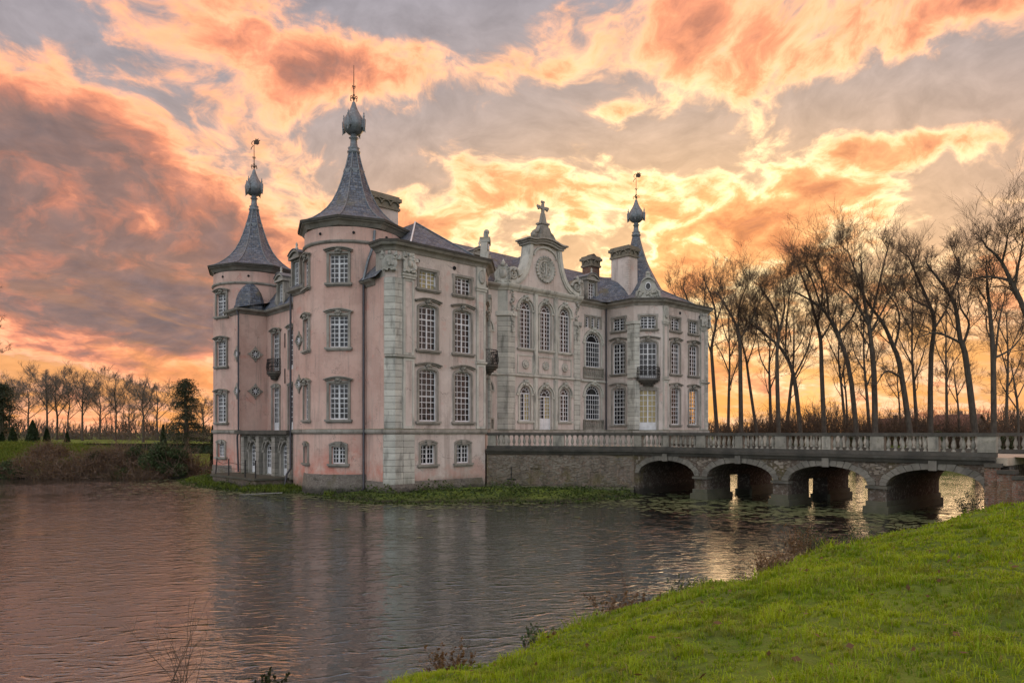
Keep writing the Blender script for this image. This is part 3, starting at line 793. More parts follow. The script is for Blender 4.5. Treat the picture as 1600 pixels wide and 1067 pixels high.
for side in (0, 1):
    fl = flip if side else (lambda p: p)
    cp = fl(off_corner(.05))
    stones('quoin_pilaster', cp, 3.86, 8.12, 11); stones('quoin_pilaster', cp, 8.32, 12.95, 12)
    cp2 = fl([(-.09, .54), (-.09, .38), (.38, -.09), (.94, -.09), (.94, .3), (.3, .54)])
    stones('quoin_pilaster', cp2, FOOT + .2, 3.50, 11)
    stones('quoin_pilaster', fl([(.96, -.09), (1.78, -.09), (1.78, .2), (.96, .2)]), FOOT + .2, 3.50, 11)
    # flat panelled pilasters
    for (s0, s1) in ((.95, 1.75), (6.72, 7.46)):
        for (z0, z1) in ((3.86, 8.12), (8.32, 12.95)):
            p = MB(); x0, x1 = (s0, s1) if not side else (35 - s1, 35 - s0)
            p.box(x0, x1, -.07, .02, z0, z1)
            w = .15
            p.box(x0, x0 + w, -.11, -.071, z0, z1).box(x1 - w, x1, -.11, -.071, z0, z1).box(x0 + w, x1 - w, -.109, -.071, z0, z0 + w).box(x0 + w, x1 - w, -.109, -.071, z1 - w, z1)
            po = p.build('pilaster', M_stone, castle)
            MB().box(x0 + w + .01, x1 - w - .01, -.085, -.0715, z0 + w + .01, z1 - w - .01).build('panel', M_front, po)
        p = MB(); x0, x1 = (s0, s1) if not side else (35 - s1, 35 - s0)
        p.box(x0 - .06, x1 + .06, -.18, .02, 12.96, 13.12).box(x0 - .11, x1 + .11, -.23, .02, 13.122, 13.26).box(x0, x1, -.12, .02, 13.262, 14.55)
        po = p.build('capital', M_stone, castle)
        if s0 > 5:                                             # oval cartouche above the inner pilaster
            xm = (x0 + x1) / 2; c = MB()
            Mr = Matrix.Translation((xm, -.12, 13.9)) @ Matrix.Rotation(R(90), 4, 'X') @ Matrix.Diagonal((.75, 1.25, 1, 1))
            c.lathe([(.34, 0), (.36, .07), (.28, .11), (.2, .07), (.1, .12)], 14, Mr); c.build('cartouche', M_carve, castle)
    # return-wall pilaster beside the chamfer
    pq = [(7.62, .02), (7.72, -.08), (8.02, .22), (7.92, .32)]
    pq2 = [(8.95, 1.35), (9.05, 1.25), (9.35, 1.55), (9.35, 2.35), (9.2, 2.35), (9.2, 1.6)]
    for (z0, z1, n) in ((3.86, 8.12, 11), (8.32, 12.95, 12)):
        stones('quoin_pilaster', fl(pq2), z0, z1, n)
    MB().prism(fl([(8.9, 1.30), (9.05, 1.15), (9.45, 1.55), (9.45, 2.45), (9.2, 2.45), (9.2, 1.6)]), 12.97, 13.2).build('capital', M_stone, castle)
    # central rusticated piers
    for (z0, z1, n) in ((3.86, 8.0, 10), (8.2, 12.6, 11)):
        stones('rusticated_pier', fl([(12.78, 4.79), (13.36, 4.17), (14.12, 4.17), (14.12, 4.4), (13.4, 4.5), (12.95, 4.95)]), z0, z1, n)
    MB().prism(fl([(12.62, 4.79), (13.30, 4.05), (14.2, 4.05), (14.2, 4.4), (13.4, 4.5), (12.95, 4.95)]), 12.62, 12.95).build('capital', M_stone, castle)
    c = MB(); xr = 13.78 if not side else 35 - 13.78                                  # carved drop on the pier
    for k in range(26):
        z = 14.55 - k * .125; wd = .30 * (1 - k / 30) * (1 if (k // 3) % 2 else .7)
        c.blob((xr + random.uniform(-wd, wd), 4.14 + random.uniform(-.03, .03), z), random.uniform(.07, .14), n=6, m=4)
    c.build('carved_garland', M_carve, castle)
for x in (16.35, 18.65):                                          # slim stone strips between the central bays
    p = MB()
    for (z0, z1) in ((3.86, 7.98), (8.2, 14.6)):
        p.box(x - .2, x + .2, 4.12, 4.27, z0, z1); p.box(x - .13, x + .13, 4.07, 4.119, z0 + .12, z1 - .12)
    p.build('pilaster', M_stone, castle)

# string courses and cornices
front_path = [(0, 3.4), (0, .42), (.42, 0), (7.5, 0), (9.25, 1.75), (9.25, 4.8), (12.85, 4.8), (13.4, 4.25), (21.6, 4.25), (22.15, 4.8), (25.75, 4.8), (25.75, 1.75), (27.5, 0), (34.58, 0), (35, .42), (35, 6)]
MB().sweep([(-.05, 3.52), (.10, 3.54), (.16, 3.64), (.16, 3.80), (.05, 3.85), (-.05, 3.85)], front_path).build('string_course', M_trim, castle)
MB().sweep([(-.05, 8.12), (.09, 8.14), (.14, 8.22), (.09, 8.31), (-.05, 8.31)], front_path[2:4] + [(7.5, 0)]).build('string_course', M_stone, castle) if False else None
for pth in ([(12.85, 4.8), (13.4, 4.25), (21.6, 4.25), (22.15, 4.8), (25.75, 4.8)], [(9.25, 4.8), (12.84, 4.8)]):
    MB().sweep([(-.05, 7.98), (.12, 8.0), (.19, 8.08), (.17, 8.19), (-.05, 8.2)], pth).build('string_course', M_stone, castle)
for (x0, x1) in ((0, 1.78), (6.66, 7.52), (33.22, 35.0), (27.48, 28.34)):
    pl = [(x0, .42), (x0 + .42, 0), (x1, 0)] if x0 == 0 else ([(x0, 0), (x1 - .42, 0), (x1, .42)] if x1 == 35 else [(x0, 0), (x1, 0)])
    MB().sweep([(-.05, 8.121), (.15, 8.13), (.22, 8.2), (.22, 8.28), (-.05, 8.315)], pl).build('string_course', M_stone, castle)
corn = lambda z: [(-.05, z - .42), (.06, z - .42), (.12, z - .28), (.20, z - .2), (.38, z - .14), (.46, z - .04), (.46, z + .04), (-.05, z + .09)]
for pth in ([(0, 1.5), (0, .42), (.42, 0), (7.5, 0), (9.25, 1.75), (9.25, 4.75)], [(25.75, 4.75), (25.75, 1.75), (27.5, 0), (34.58, 0), (35, .42), (35, 6)], [(9.3, 4.8), (12.8, 4.8)], [(22.2, 4.8), (25.7, 4.8)]):
    MB().sweep(corn(TOP - .02), pth).build('cornice', M_trim, castle)
MB().sweep([(-.05, 14.6), (.08, 14.6), (.14, 14.72), (.30, 14.86), (.36, 15.0), (.36, 15.08), (-.05, 15.12)], [(12.85, 4.8), (13.4, 4.25), (21.6, 4.25), (22.15, 4.8)]).build('cornice', M_stone, castle)
gut = lambda z, o: [(o - .02, z - .02), (o + .07, z - .02), (o + .09, z + .13), (o - .02, z + .14)]
for pth in ([(0, 1.5), (0, .42), (.42, 0), (7.5, 0), (9.25, 1.75), (9.25, 4.75)], [(25.75, 4.75), (25.75, 1.75), (27.5, 0), (34.58, 0), (35, .42), (35, 6)], [(22.2, 4.8), (25.7, 4.8)]):
    MB().sweep(gut(TOP, .44), pth).build('gutter', M_cap, castle)
# rough plinth
plp = [(-.05, FOOT), (.13, FOOT), (.13, .25), (.07, .62), (-.05, .66)]
MB().sweep(plp, [(0, 3.4), (0, .42), (.42, 0), (7.2, 0)]).build('plinth', M_plinth, castle)
# small round vents under the cornice
vent = MB().lathe([(.13, 0), (.13, .05), (.085, .055), (.08, .01)], 10, Matrix.Rotation(R(90), 4, 'X')).mesh('vent')
for s_ in (2.05, 4.9, 30.1, 33.2):
    o = link('vent', vent, M_dark, castle, PM(s_, -.003, 14.18, -90))
# end and rear walls
W_S = dict(w=1.7, h=3.02, rise=.22, nxp=4, nzp=8, transom=4, style='hood', mull=False)
wall((35, .42), (35, 12), FOOT, TOP, [op(1.13, W_S, ZG)], M_front); window(on_wall((35, .42), (35, 12), 1.13, ZG), glass=M_clear, **W_S)
wall((35, 12), (35, 27), FOOT, SIDE, (), M_front); wall((35, 27), (2, 27), FOOT, SIDE, (), M_pink)
wall((0, 3.4), (0, .42), FOOT, SIDE, (), M_pink); wall((0, 1.5), (0, .42), SIDE, TOP, (), M_trim); wall((1.8, 1.5), (0, 1.5), SIDE - .2, TOP, (), M_trim)
MB().sweep([(-.05, 12.62), (.05, 12.64), (.16, 12.78), (.36, 12.9), (.40, 13.02), (-.05, 13.06)], [(0, 3.3), (0, 1.56)]).build('cornice', M_trim, castle)

# --- round towers
W_TT = dict(w=1.2, h=1.80, nxp=4, nzp=6, transom=4, style='hood', mull=True)
W_T1 = dict(w=1.2, h=1.98, nxp=4, nzp=7, transom=5, style='hood', mull=True)
W_TG = dict(w=1.2, h=2.24, nxp=4, nzp=7, transom=4, style='hood', mull=True)
W_TB = dict(w=.86, h=1.08, nxp=4, nzp=4, style='key', mull=True)
roof_prof = [(3.72, 16.93), (3.30, 17.08), (2.9, 17.3), (2.4, 17.68), (1.95, 18.12), (1.55, 18.66), (1.2, 19.35), (.93, 20.05), (.70, 20.75), (.5, 21.45), (.33, 22.2)]
def vane(mb, z, flag=True):
    mb.tube([(0, 0, z), (0, 0, z + 2.6)], .045, 6, r1=.018)
    for k in range(4):
        a = k * math.pi / 2 + .3; c, s_ = math.cos(a), math.sin(a)
        mb.tube([(0, 0, z + .25), (.14 * c, .14 * s_, z + .5), (.27 * c, .27 * s_, z + .48), (.30 * c, .30 * s_, z + .34), (.22 * c, .22 * s_, z + .30)], .03, 5)
        mb.tube([(.02 * c, .02 * s_, z + 1.15), (.13 * c, .13 * s_, z + 1.22), (.16 * c, .16 * s_, z + 1.14)], .02, 4)
    mb.lathe([(.03, z + .55), (.09, z + .62), (.03, z + .7)], 8); mb.lathe([(.02, z + 1.0), (.07, z + 1.07), (.02, z + 1.14)], 8)
    if flag:
        M = Matrix.Translation((0, 0, z + 2.3)) @ Matrix.Rotation(R(-42.5), 4, 'Z')
        mb.slab([(.02, 0), (.30, -.05), (.45, .08), (.40, .20), (.52, .34), (.34, .30), (.36, .48), (.22, .36), (.16, .5), (.10, .34), (.02, .3)], -.025, .025, M)
        mb.tube([(0, 0, .3), (-.16, 0, .22), (-.22, 0, .05), (-.14, 0, -.06)], .03, 5, M); mb.tube([(-.05, 0, -.1), (-.22, 0, -.3), (-.26, 0, -.45)], .03, 5, M)
def spire_finial(parent, cx_, cy_, k=1., flag=True):
    T = Matrix.Translation((cx_, cy_, 22.15)) @ Matrix.Diagonal((k, k, 1, 1)) @ Matrix.Translation((0, 0, -22.15))
    mb = MB()
    mb.lathe([(.34, 22.05), (.42, 22.15), (.44, 22.25), (.34, 22.32), (.36, 22.4), (.40, 22.48), (.27, 22.56), (.23, 22.8), (.22, 23.1), (.33, 23.15), (.22, 23.22), (.21, 23.4)], 14)
    o = mb.build('spire_collar', M_lead, parent, T)
    mb = MB(); mb.lathe([(.2, 23.38), (.42, 23.46), (.62, 23.66), (.73, 23.95), (.71, 24.22), (.58, 24.5), (.40, 24.78), (.26, 25.05), (.17, 25.3), (.10, 25.55)], 16)
    ball = mb.build('spire_ball', M_lead, parent, T)
    for q in range(4):
        a = q * math.pi / 2 + .55; Mq = Matrix.Rotation(a, 4, 'Z')
        p = MB(); p.lathe([(.02, 23.5), (.10, 23.62), (.12, 23.95), (.13, 24.3), (.06, 24.36), (.05, 24.46), (.08, 24.52), (.03, 24.6), (.045, 24.68), (.01, 24.8)], 8, Mq @ Matrix.Translation((.74, 0, 0)))
        p.slab([(-.16, 23.75), (.16, 23.75), (.19, 24.2), (0, 24.45), (-.19, 24.2)], -.05, .05, Mq @ Matrix.Translation((.72, 0, 0)) @ Matrix.Rotation(R(90), 4, 'Z'))
        p.tube([(.6, 0, 23.6), (.82, 0, 23.62), (.84, 0, 23.45)], .03, 5, Mq)
        link('corner_pinnacle', p.mesh('corner_pinnacle'), M_lead, ball)
    v = MB(); vane(v, 25.4, flag); v.build('weather_vane' if flag else 'finial', M_rust, parent, T)
def tower(cx_, cy_, r, angs, small=()):
    a0, a1 = R(-270), R(90)
    f = lambda x, y, z: (cx_ + (r - y) * math.cos(a0 + x / r), cy_ + (r - y) * math.sin(a0 + x / r), z)
    L = r * (a1 - a0); ops = []
    spec = ((12.89, W_TT), (8.9, W_T1), (4.43, W_TG), (1.68, W_TB))
    for an in angs:
        xm = r * (R(an) - a0)
        for z, k in spec: ops.append(op(xm, k, z))
    xsub = [L * i / 72 for i in range(73)]
    xsub = [x for x in xsub if not any(a < x < b for a, b, *_ in ops) or True]
    mb = wall_mesh(f, L, FOOT, 16.4, ops, .4, xsub); mb.sm = [False] * len(mb.sm)
    mb.build('tower_wall', M_pink, castle)
    for an in angs:
        c, s_ = math.cos(R(an)), math.sin(R(an))
        for z, k in spec:
            off = r - k['w'] ** 2 / 8 / r * .6
            window(PM(cx_ + off * c, cy_ + off * s_, z, an), smat=M_trim, **k)
    ring = lambda rr: [(cx_ + rr * math.cos(2 * math.pi * k / 48), cy_ + rr * math.sin(2 * math.pi * k / 48)) for k in range(48)]
    MB().sweep([(-.05, 15.36), (.07, 15.38), (.13, 15.46), (.13, 15.55), (-.05, 15.6)], ring(r), True).build('string_course', M_trim, castle)
    MB().sweep([(-.05, 3.52), (.08, 3.54), (.15, 3.64), (.15, 3.80), (-.05, 3.85)], ring(r), True).build('string_course', M_trim, castle)
    MB().sweep([(-.05, FOOT), (.16, FOOT), (.14, .35), (.06, 1.0), (-.05, 1.04)], ring(r), True).build('plinth', M_plinth, castle)
    octo = lambda rr: [(cx_ + rr * math.cos(math.pi / 4 * k), cy_ + rr * math.sin(math.pi / 4 * k)) for k in range(8)]
    MB().sweep([(-.6, 16.42), (-.14, 16.46), (-.04, 16.58), (.06, 16.68), (.20, 16.74), (.24, 16.88), (-.6, 16.93)], octo(3.45), True).build('cornice', M_trim, castle)
    MB().sweep([(.18, 16.80), (.30, 16.80), (.33, 16.95), (.16, 16.98)], octo(3.45), True).build('gutter', M_cap, castle)
    mb = MB(); mb.lathe(roof_prof, 8, Matrix.Translation((cx_, cy_, 0)), 0., False)
    ro = mb.build('spire_roof', M_slate, castle)
    for k in range(8):                                        # lead rolls on the hips
        a = math.pi / 4 * k
        MB().tube([(cx_ + rr * math.cos(a), cy_ + rr * math.sin(a), z + .02) for rr, z in roof_prof], .045, 5).build('hip_roll', M_lead, ro)
    dn = MB()                                                 # little zigzag apron below the collar
    for k in range(8):
        a = math.pi / 4 * k + math.pi / 8
        dn.slab([(-.26, 20.95), (0, 20.55), (.26, 20.95)], -.04, .0, Matrix.Translation((cx_, cy_, 0)) @ Matrix.Rotation(a + math.pi / 2, 4, 'Z') @ Matrix.Translation((0, -.63, 0)))
    dn.build('lead_apron', M_lead, ro)
    vv = MB()
    for an in list(range(-160, 20, 40)):
        vv.lathe([(.09, 0), (.09, .06), (.03, .06)], 8, PM(cx_ + r * math.cos(R(an)), cy_ + r * math.sin(R(an)), 16.02, an) @ Matrix.Rotation(R(90), 4, 'X'))
    vv.build('vent', M_dark, castle)
# window directions are given in the castle frame
tower(.9, 5.7, 3.15, (-137, -192)); spire_finial(castle, .9, 5.7, 1., False)
tower(.9, 22.05, 3.15, (-164,)); spire_finial(castle, .9, 22.05, 1., True)
# spire over the far front pavilion
rp2 = [(6.0, 14.9), (4.6, 15.55), (3.4, 16.35), (2.5, 17.0), (2.0, 17.6)] + roof_prof[5:]
cx2, cy2 = 30.55, 5.15
mb = MB(); mb.lathe([(4.4, 15.1), (3.6, 15.75), (2.9, 16.5), (2.35, 17.2), (1.95, 17.9)] + roof_prof[5:], 8, Matrix.Translation((cx2, cy2, 0)), 0., False); mb.build('spire_roof', M_slate, castle)
spire_finial(castle, cx2, cy2, 1., True)

# --- left flank: blocks, recess, loggia
wall((-1.69, 9.25), (-1.69, 6.8), FOOT, SIDE, (), M_pink); wall((.46, 9.25), (-1.69, 9.25), FOOT, SIDE, (), M_pink)
W_F1 = dict(w=1.3, h=2.95, nxp=4, nzp=7, transom=5, style='hood', mull=True, panel=.35, sill=False)
W_FG = dict(w=1.3, h=3.3, nxp=4, nzp=7, transom=5, style='key', mull=True, panel=.6, sill=False)
a, b = (.46, 18.45), (.46, 9.25); ops = []
for dd in (16.75, 13.85, 10.95): ops += [op(18.45 - dd, W_FG, 3.8), op(18.45 - dd, W_F1, 8.35)]
wall(a, b, FOOT, SIDE, ops, M_pink)
for dd in (16.75, 13.85, 10.95):
    window(on_wall(a, b, 18.45 - dd, 3.8), name='french_door', **W_FG); window(on_wall(a, b, 18.45 - dd, 8.35), name='french_door', **W_F1)
wall((-1.69, 18.45), (.46, 18.45), FOOT, SIDE, (), M_pink); wall((-1.69, 21.0), (-1.69, 18.45), FOOT, SIDE, (), M_pink)
flank = [(-1.69, 21.0), (-1.69, 18.45), (.46, 18.45), (.46, 9.25), (-1.69, 9.25), (-1.69, 7.0)]
MB().sweep([(-.05, 12.80), (.05, 12.82), (.14, 12.95), (.36, 13.08), (.40, 13.22), (-.05, 13.27)], flank).build('cornice', M_trim, castle)
MB().sweep([(-.05, 3.52), (.08, 3.54), (.15, 3.64), (.15, 3.80), (-.05, 3.85)], flank[:2]).build('string_course', M_trim, castle)
MB().sweep([(-.05, 3.52), (.08, 3.54), (.15, 3.64), (.15, 3.80), (-.05, 3.85)], flank[4:]).build('string_course', M_trim, castle)
def oculus(M, r=.26):
    mb = MB(); Mr = M @ Matrix.Rotation(R(90), 4, 'X')
    mb.lathe([(r + .02, .0), (r + .02, .09), (r + .12, .11), (r + .15, .04), (r + .15, 0)], 16, Mr, cap=False)
    for k in range(4):
        a = k * math.pi / 2; q = Matrix.Rotation(a, 4, 'Y')
        mb.slab([(-.16, r + .12), (.16, r + .12), (0, r + .38)], -.07, .0, M @ q)
    o = mb.build('oculus', M_trim, castle)
    MB().lathe([(r + .02, .012), (r + .02, .02)], 16, Mr).build('glass', M_glass, o)
    s_ = MB()
    for k in range(4):
        q = Matrix.Rotation(k * math.pi / 4, 4, 'Y'); s_.box(-r, r, -.05, -.025, -.025, .025, M @ q)
    s_.build('sash', M_white, o)
for z in (9.75, 6.85):
    oculus(on_wall((-1.69, 18.45), (.46, 18.45), 1.2, z)); oculus(on_wall((-1.69, 21.0), (-1.69, 18.45), 2.0, z)); oculus(on_wall((-1.69, 9.25), (-1.69, 6.8), .95, z))
W_L = dict(w=1.25, h=1.72, rise=.55, nxp=4, nzp=4, style='arch', mull=True, panel=.5, sill=False)
a, b = (-1.55, 18.45), (-1.55, 9.25)
wall(a, b, FOOT, 3.5, [op(18.45 - dd, W_L, .62) for dd in (16.2, 13.45, 10.7)], M_trim, name='loggia_wall')
for dd in (16.2, 13.45, 10.7): window(on_wall(a, b, 18.45 - dd, .62), name='loggia_door', smat=M_trim, **W_L)
for dd in (17.6, 14.82, 12.08, 9.6):
    stones('loggia_pier', [(-1.85, dd + .28), (-1.85, dd - .28), (-1.5, dd - .28), (-1.5, dd + .28)], .4, 3.3, 8, M_trim)
MB().box(-2.15, .4, 9.3, 18.4, 3.5, 3.78).build('loggia_ledge', M_cap, castle)

# balconies of curled ironwork
def balcony(M, w, out=.75):
    mb = MB(); n = 16
    def rim(z, k=1.): return [(w / 2 * k * math.cos(math.pi * (1 - i / n)), -out * k * math.sin(math.pi * i / n) ** .6, z) for i in range(n + 1)]
    for z, r in ((.04, .03), (.18, .018), (.84, .018), (.98, .035)): mb.tube(rim(z), r, 5)
    pts = rim(0)
    for i in range(n + 1):
        x, y, _ = pts[i]; x2, y2, _ = pts[min(i + 1, n)]
        mb.tube([(x, y, .02), (x * 1.08, y * 1.12, .35), (x, y, .97)], .016, 4)
        if i < n:
            mx_, my_ = (x + x2) / 2, (y + y2) / 2
            for zc in (.36, .64):
                mb.tube([(mx_ + (x2 - x) * .45 * math.cos(t) * (1 - t / 14), my_ + (y2 - y) * .45 * math.cos(t) * (1 - t / 14), zc + .13 * math.sin(t) * (1 - t / 14)) for t in [q * .8 for q in range(11)]], .013, 4)
    o = mb.build('balcony_railing', M_iron, castle, M)
    s_ = MB(); pl = [(x * 1.06, y * 1.06) for x, y, _ in pts]
    s_.prism(pl + [(w / 2 * 1.06, .05), (-w / 2 * 1.06, .05)], -.16, -.01)
    for k, (q, z) in enumerate(((.85, -.3), (.62, -.45), (.4, -.62))): s_.prism([(x * q, y * q) for x, y in pl] + [(w / 2 * q, .05), (-w / 2 * q, .05)], z, -.161 - .0 if k == 0 else z + .16)
    for k in range(10): s_.blob((random.uniform(-.4, .4), -random.uniform(.1, .35), -random.uniform(.25, .6)), .11, n=6, m=4)
    s_.build('balcony_slab', M_cap, castle, M)
balcony(on_wall((25.75, 1.75), (27.5, 0), 1.237, 8.22), 1.9)
balcony(on_wall((7.5, 0), (9.25, 1.75), 1.237, 8.22), 1.9)
balcony(on_wall((.46, 18.45), (.46, 9.25), 18.45 - 16.75, 8.3), 1.6, .6)

# --- sculpture
def trophy(M, h, w, seed):
    rr = random.Random(seed); mb = MB()
    mb.slab([(-.30 * w, .12 * h), (.30 * w, .12 * h), (.36 * w, .55 * h), (.2 * w, .78 * h), (-.2 * w, .78 * h), (-.36 * w, .55 * h)], -.22, .05, M)
    mb.blob((0, -.16, .45 * h), .28 * w, M, 10, 6, (1, .7, 1.2)); mb.blob((0, -.15, .88 * h), .15 * w, M, 9, 6, (1, 1, 1.15))
    for sx in (-1, 1):
        for k in range(2):
            a = R(20 + 24 * k + rr.uniform(-6, 6)) * sx
            p = Vector((0, -.1 - .02 * k, .25 * h)); q = p + Vector((math.sin(a), -.05, math.cos(a))) * h * rr.uniform(.6, .8)
            mb.tube([p, (p + q) / 2 + Vector((0, -.07, .03)), q], .035, 5, M)
            mb.slab([(q.x - .12, q.z - .22), (q.x + .12, q.z - .2), (q.x + .05 * sx, q.z + .06)], q.y - .06, q.y + .06, M)
        for k in range(3):                                         # hanging drapery of the flags
            x0 = sx * w * (.26 + .09 * k)
            mb.tube([(x0, -.14, h * (.72 - .1 * k)), (x0 + sx * .06, -.2, h * (.5 - .08 * k)), (x0 - sx * .03, -.17, h * (.26 - .06 * k)), (x0 + sx * .05, -.13, .04 * h)], .075, 6, M, r1=.10)
        mb.tube([(sx * .25 * w, -.12, .1 * h), (sx * .5 * w, -.16, .3 * h), (sx * .46 * w, -.14, .62 * h), (sx * .55 * w, -.1, .8 * h)], .10, 6, M, r1=.05)
        mb.tube([(sx * .1 * w, -.2, .05 * h), (sx * .42 * w, -.22, .12 * h), (sx * .5 * w, -.18, .02 * h)], .08, 6, M)
    for k in range(16): mb.blob((rr.uniform(-.45, .45) * w, -rr.uniform(.08, .26), rr.uniform(.03, .8) * h), rr.uniform(.06, .12), M, 6, 4)
    mb.build('carved_trophy', M_carve, castle)
for s_, d_, an in ((.2, .2, -135), (1.35, -.04, -90)): trophy(PM(s_, d_, 13.28, an), 1.25, .85, int(s_ * 10))
for s_, d_, an in ((34.8, .2, -45), (33.65, -.10, -90)): trophy(PM(s_, d_, 13.28, an), 1.25, .85, int(s_ * 10))
MB().box(-.5, .5, -.3, .3, 0, .2, PM(13.1, 4.55, 15.1, -120)).build('trophy_base', M_stone, castle); trophy(PM(13.05, 4.5, 15.1, -120), 1.6, 1.25, 4)
trophy(PM(21.9, 4.5, 15.1, -60), 1.5, 1.15, 5)

# --- central gable
half = [(3.95, 15.12), (3.95, 15.35), (3.55, 15.40), (3.02, 15.62), (2.62, 15.95), (2.28, 16.45), (2.03, 17.05), (1.86, 17.7), (1.76, 18.4), (1.76, 18.75)]
cxg = 17.5
outl = [(cxg - x, z) for x, z in half][::-1] + [(cxg + x, z) for x, z in half]
outl = [(cxg - x, z) for x, z in reversed(half)] + [(cxg + x, z) for x, z in half]
mb = MB()
for i in range(len(half) - 1):
    (x0, z0), (x1, z1) = half[i], half[i + 1]
    if z1 - z0 < 1e-3: continue
    mb.add([(cxg - x0, 4.30, z0), (cxg + x0, 4.30, z0), (cxg + x1, 4.30, z1), (cxg - x1, 4.30, z1)], [(0, 1, 2, 3)])
    mb.add([(cxg - x0, 5.1, z0), (cxg + x0, 5.1, z0), (cxg + x1, 5.1, z1), (cxg - x1, 5.1, z1)], [(3, 2, 1, 0)])
    for sx in (-1, 1): mb.add([(cxg + sx * x0, 4.30, z0), (cxg + sx * x0, 5.1, z0), (cxg + sx * x1, 5.1, z1), (cxg + sx * x1, 4.30, z1)], [(0, 1, 2, 3)])
gable = mb.build('gable_wall', M_front, castle)
for sx in (-1, 1):
    for (o0, o1, y) in ((0., .26, 4.10), (.26, .40, 4.17)):
        V = []; hh = half[1:]
        for i, (x, z) in enumerate(hh):
            xa, za = hh[max(i - 1, 0)]; xb, zb = hh[min(i + 1, len(hh) - 1)]
            t = Vector((xb - xa, zb - za)).normalized(); nn = Vector((-t.y, t.x))
            if nn.x > 0: nn = -nn
            pI = Vector((x, z)) + nn * o1; pO = Vector((x, z)) + nn * o0 - (nn * .04 if o0 == 0 else nn * 0)
            V += [(cxg + sx * pO.x, y, pO.y), (cxg + sx * pI.x, y, pI.y), (cxg + sx * pI.x, 4.31, pI.y), (cxg + sx * pO.x, 5.15 if o0 == 0 else 4.31, pO.y)]
        Fs = []
        for i in range(len(hh) - 1):
            for q in range(4): Fs.append((i * 4 + q, i * 4 + 4 + q, i * 4 + 4 + (q + 1) % 4, i * 4 + (q + 1) % 4))
        MB().add(V, Fs).build('gable_moulding', M_stone, castle)
    # volute
    v = MB(); pts = []
    for k in range(40):
        t = k * .36; r = .62 * math.exp(-t * .14); pts.append((cxg + sx * (3.62 - r * math.cos(t)), 4.12, 15.85 + r * math.sin(t)))
    v.tube(pts, .13, 7, r1=.05); v.lathe([(.6, 0), (.6, .5)], 16, Matrix.Translation((cxg + sx * 3.62, 4.70, 15.85)) @ Matrix.Rotation(R(90), 4, 'X'))
    v.build('volute', M_carve, castle)
    f = MB().lathe([(.22, 0), (.24, .25), (.13, .32), (.12, .5), (.22, .68), (.2, .9), (.12, 1.15), (.16, 1.2), (.07, 1.4), (.02, 1.5)], 10)
    f.build('finial', M_stone, castle, Matrix.Translation((cxg + sx * 4.25, 4.6, 15.5)))
mb = MB()                                                       # arched inner frame and top cornice
arc_strip(mb, cxg - 1.2, cxg + 1.2, 17.75, .7, .16, 4.16, 4.31)
mb.build('gable_moulding', M_stone, castle)
def topcorn(z0, z1, w, y0, y1, arch):
    n = 14; V = []
    for k in range(n + 1):
        x = -w + 2 * w * k / n; b = arch * max(0, 1 - (x / (w * .62)) ** 2) ** .8 if abs(x) < w * .62 else 0.
        V += [(cxg + x, y0, z0 + b), (cxg + x, y1, z0 + b), (cxg + x, y1, z1 + b), (cxg + x, y0, z1 + b)]
    Fs = [(k * 4 + q, k * 4 + 4 + q, k * 4 + 4 + (q + 1) % 4, k * 4 + (q + 1) % 4) for k in range(n) for q in range(4)] + [(3, 2, 1, 0), (n * 4, n * 4 + 1, n * 4 + 2, n * 4 + 3)]
    return V, Fs
mb = MB(); mb.add(*topcorn(18.55, 18.72, 1.95, 4.0, 5.3, .22)); mb.add(*topcorn(18.722, 18.86, 2.05, 3.9, 5.38, .24)); mb.add(*topcorn(18.862, 18.98, 2.22, 3.75, 5.45, .26)); mb.build('gable_cornice', M_trim, castle)
mb = MB(); mb.box(cxg - .7, cxg + .7, 4.1, 5.0, 18.99, 19.55)
mb.add([(cxg - .55, 4.15, 19.55), (cxg + .55, 4.15, 19.55), (cxg + .55, 4.95, 19.55), (cxg - .55, 4.95, 19.55), (cxg - .38, 4.3, 20.45), (cxg + .38, 4.3, 20.45), (cxg + .38, 4.8, 20.45), (cxg - .38, 4.8, 20.45)], [(0, 1, 5, 4), (1, 2, 6, 5), (2, 3, 7, 6), (3, 0, 4, 7), (4, 5, 6, 7)])
mb.box(cxg - .48, cxg + .48, 4.22, 4.88, 20.45, 20.58)
mb.add([(cxg - .26, 4.34, 20.58), (cxg + .26, 4.34, 20.58), (cxg + .26, 4.76, 20.58), (cxg - .26, 4.76, 20.58), (cxg - .15, 4.45, 21.4), (cxg + .15, 4.45, 21.4), (cxg + .15, 4.65, 21.4), (cxg - .15, 4.65, 21.4)], [(0, 1, 5, 4), (1, 2, 6, 5), (2, 3, 7, 6), (3, 0, 4, 7), (4, 5, 6, 7)])
for sx in (-1, 1):
    mb.tube([(cxg + sx * .5, 4.5, 20.2), (cxg + sx * .72, 4.5, 19.85), (cxg + sx * 1.05, 4.5, 19.68), (cxg + sx * 1.25, 4.5, 19.5), (cxg + sx * 1.1, 4.5, 19.3)], .2, 7, r1=.14)
    mb.blob((cxg + sx * 1.12, 4.5, 19.45), .24, n=8, m=5)
mb.build('cross_pedestal', M_trim, castle)
mb = MB()
mb.slab([(cxg - .11, 21.3), (cxg + .11, 21.3), (cxg + .11, 22.15), (cxg - .11, 22.15)], 4.46, 4.64); mb.slab([(cxg - .42, 21.72), (cxg + .42, 21.72), (cxg + .42, 21.93), (cxg - .42, 21.93)], 4.463, 4.637)
for (dx, dz) in ((-.48, 21.83), (.48, 21.83), (0, 22.25)):
    for (ex, ez) in ((0, 0), (.1, .06), (-.1, .06), (0, -.1)): mb.blob((cxg + dx + ex, 4.55, dz + ez), .12, n=8, m=5, sq=(1, .8, 1))
mb.build('stone_cross', M_trim, castle)
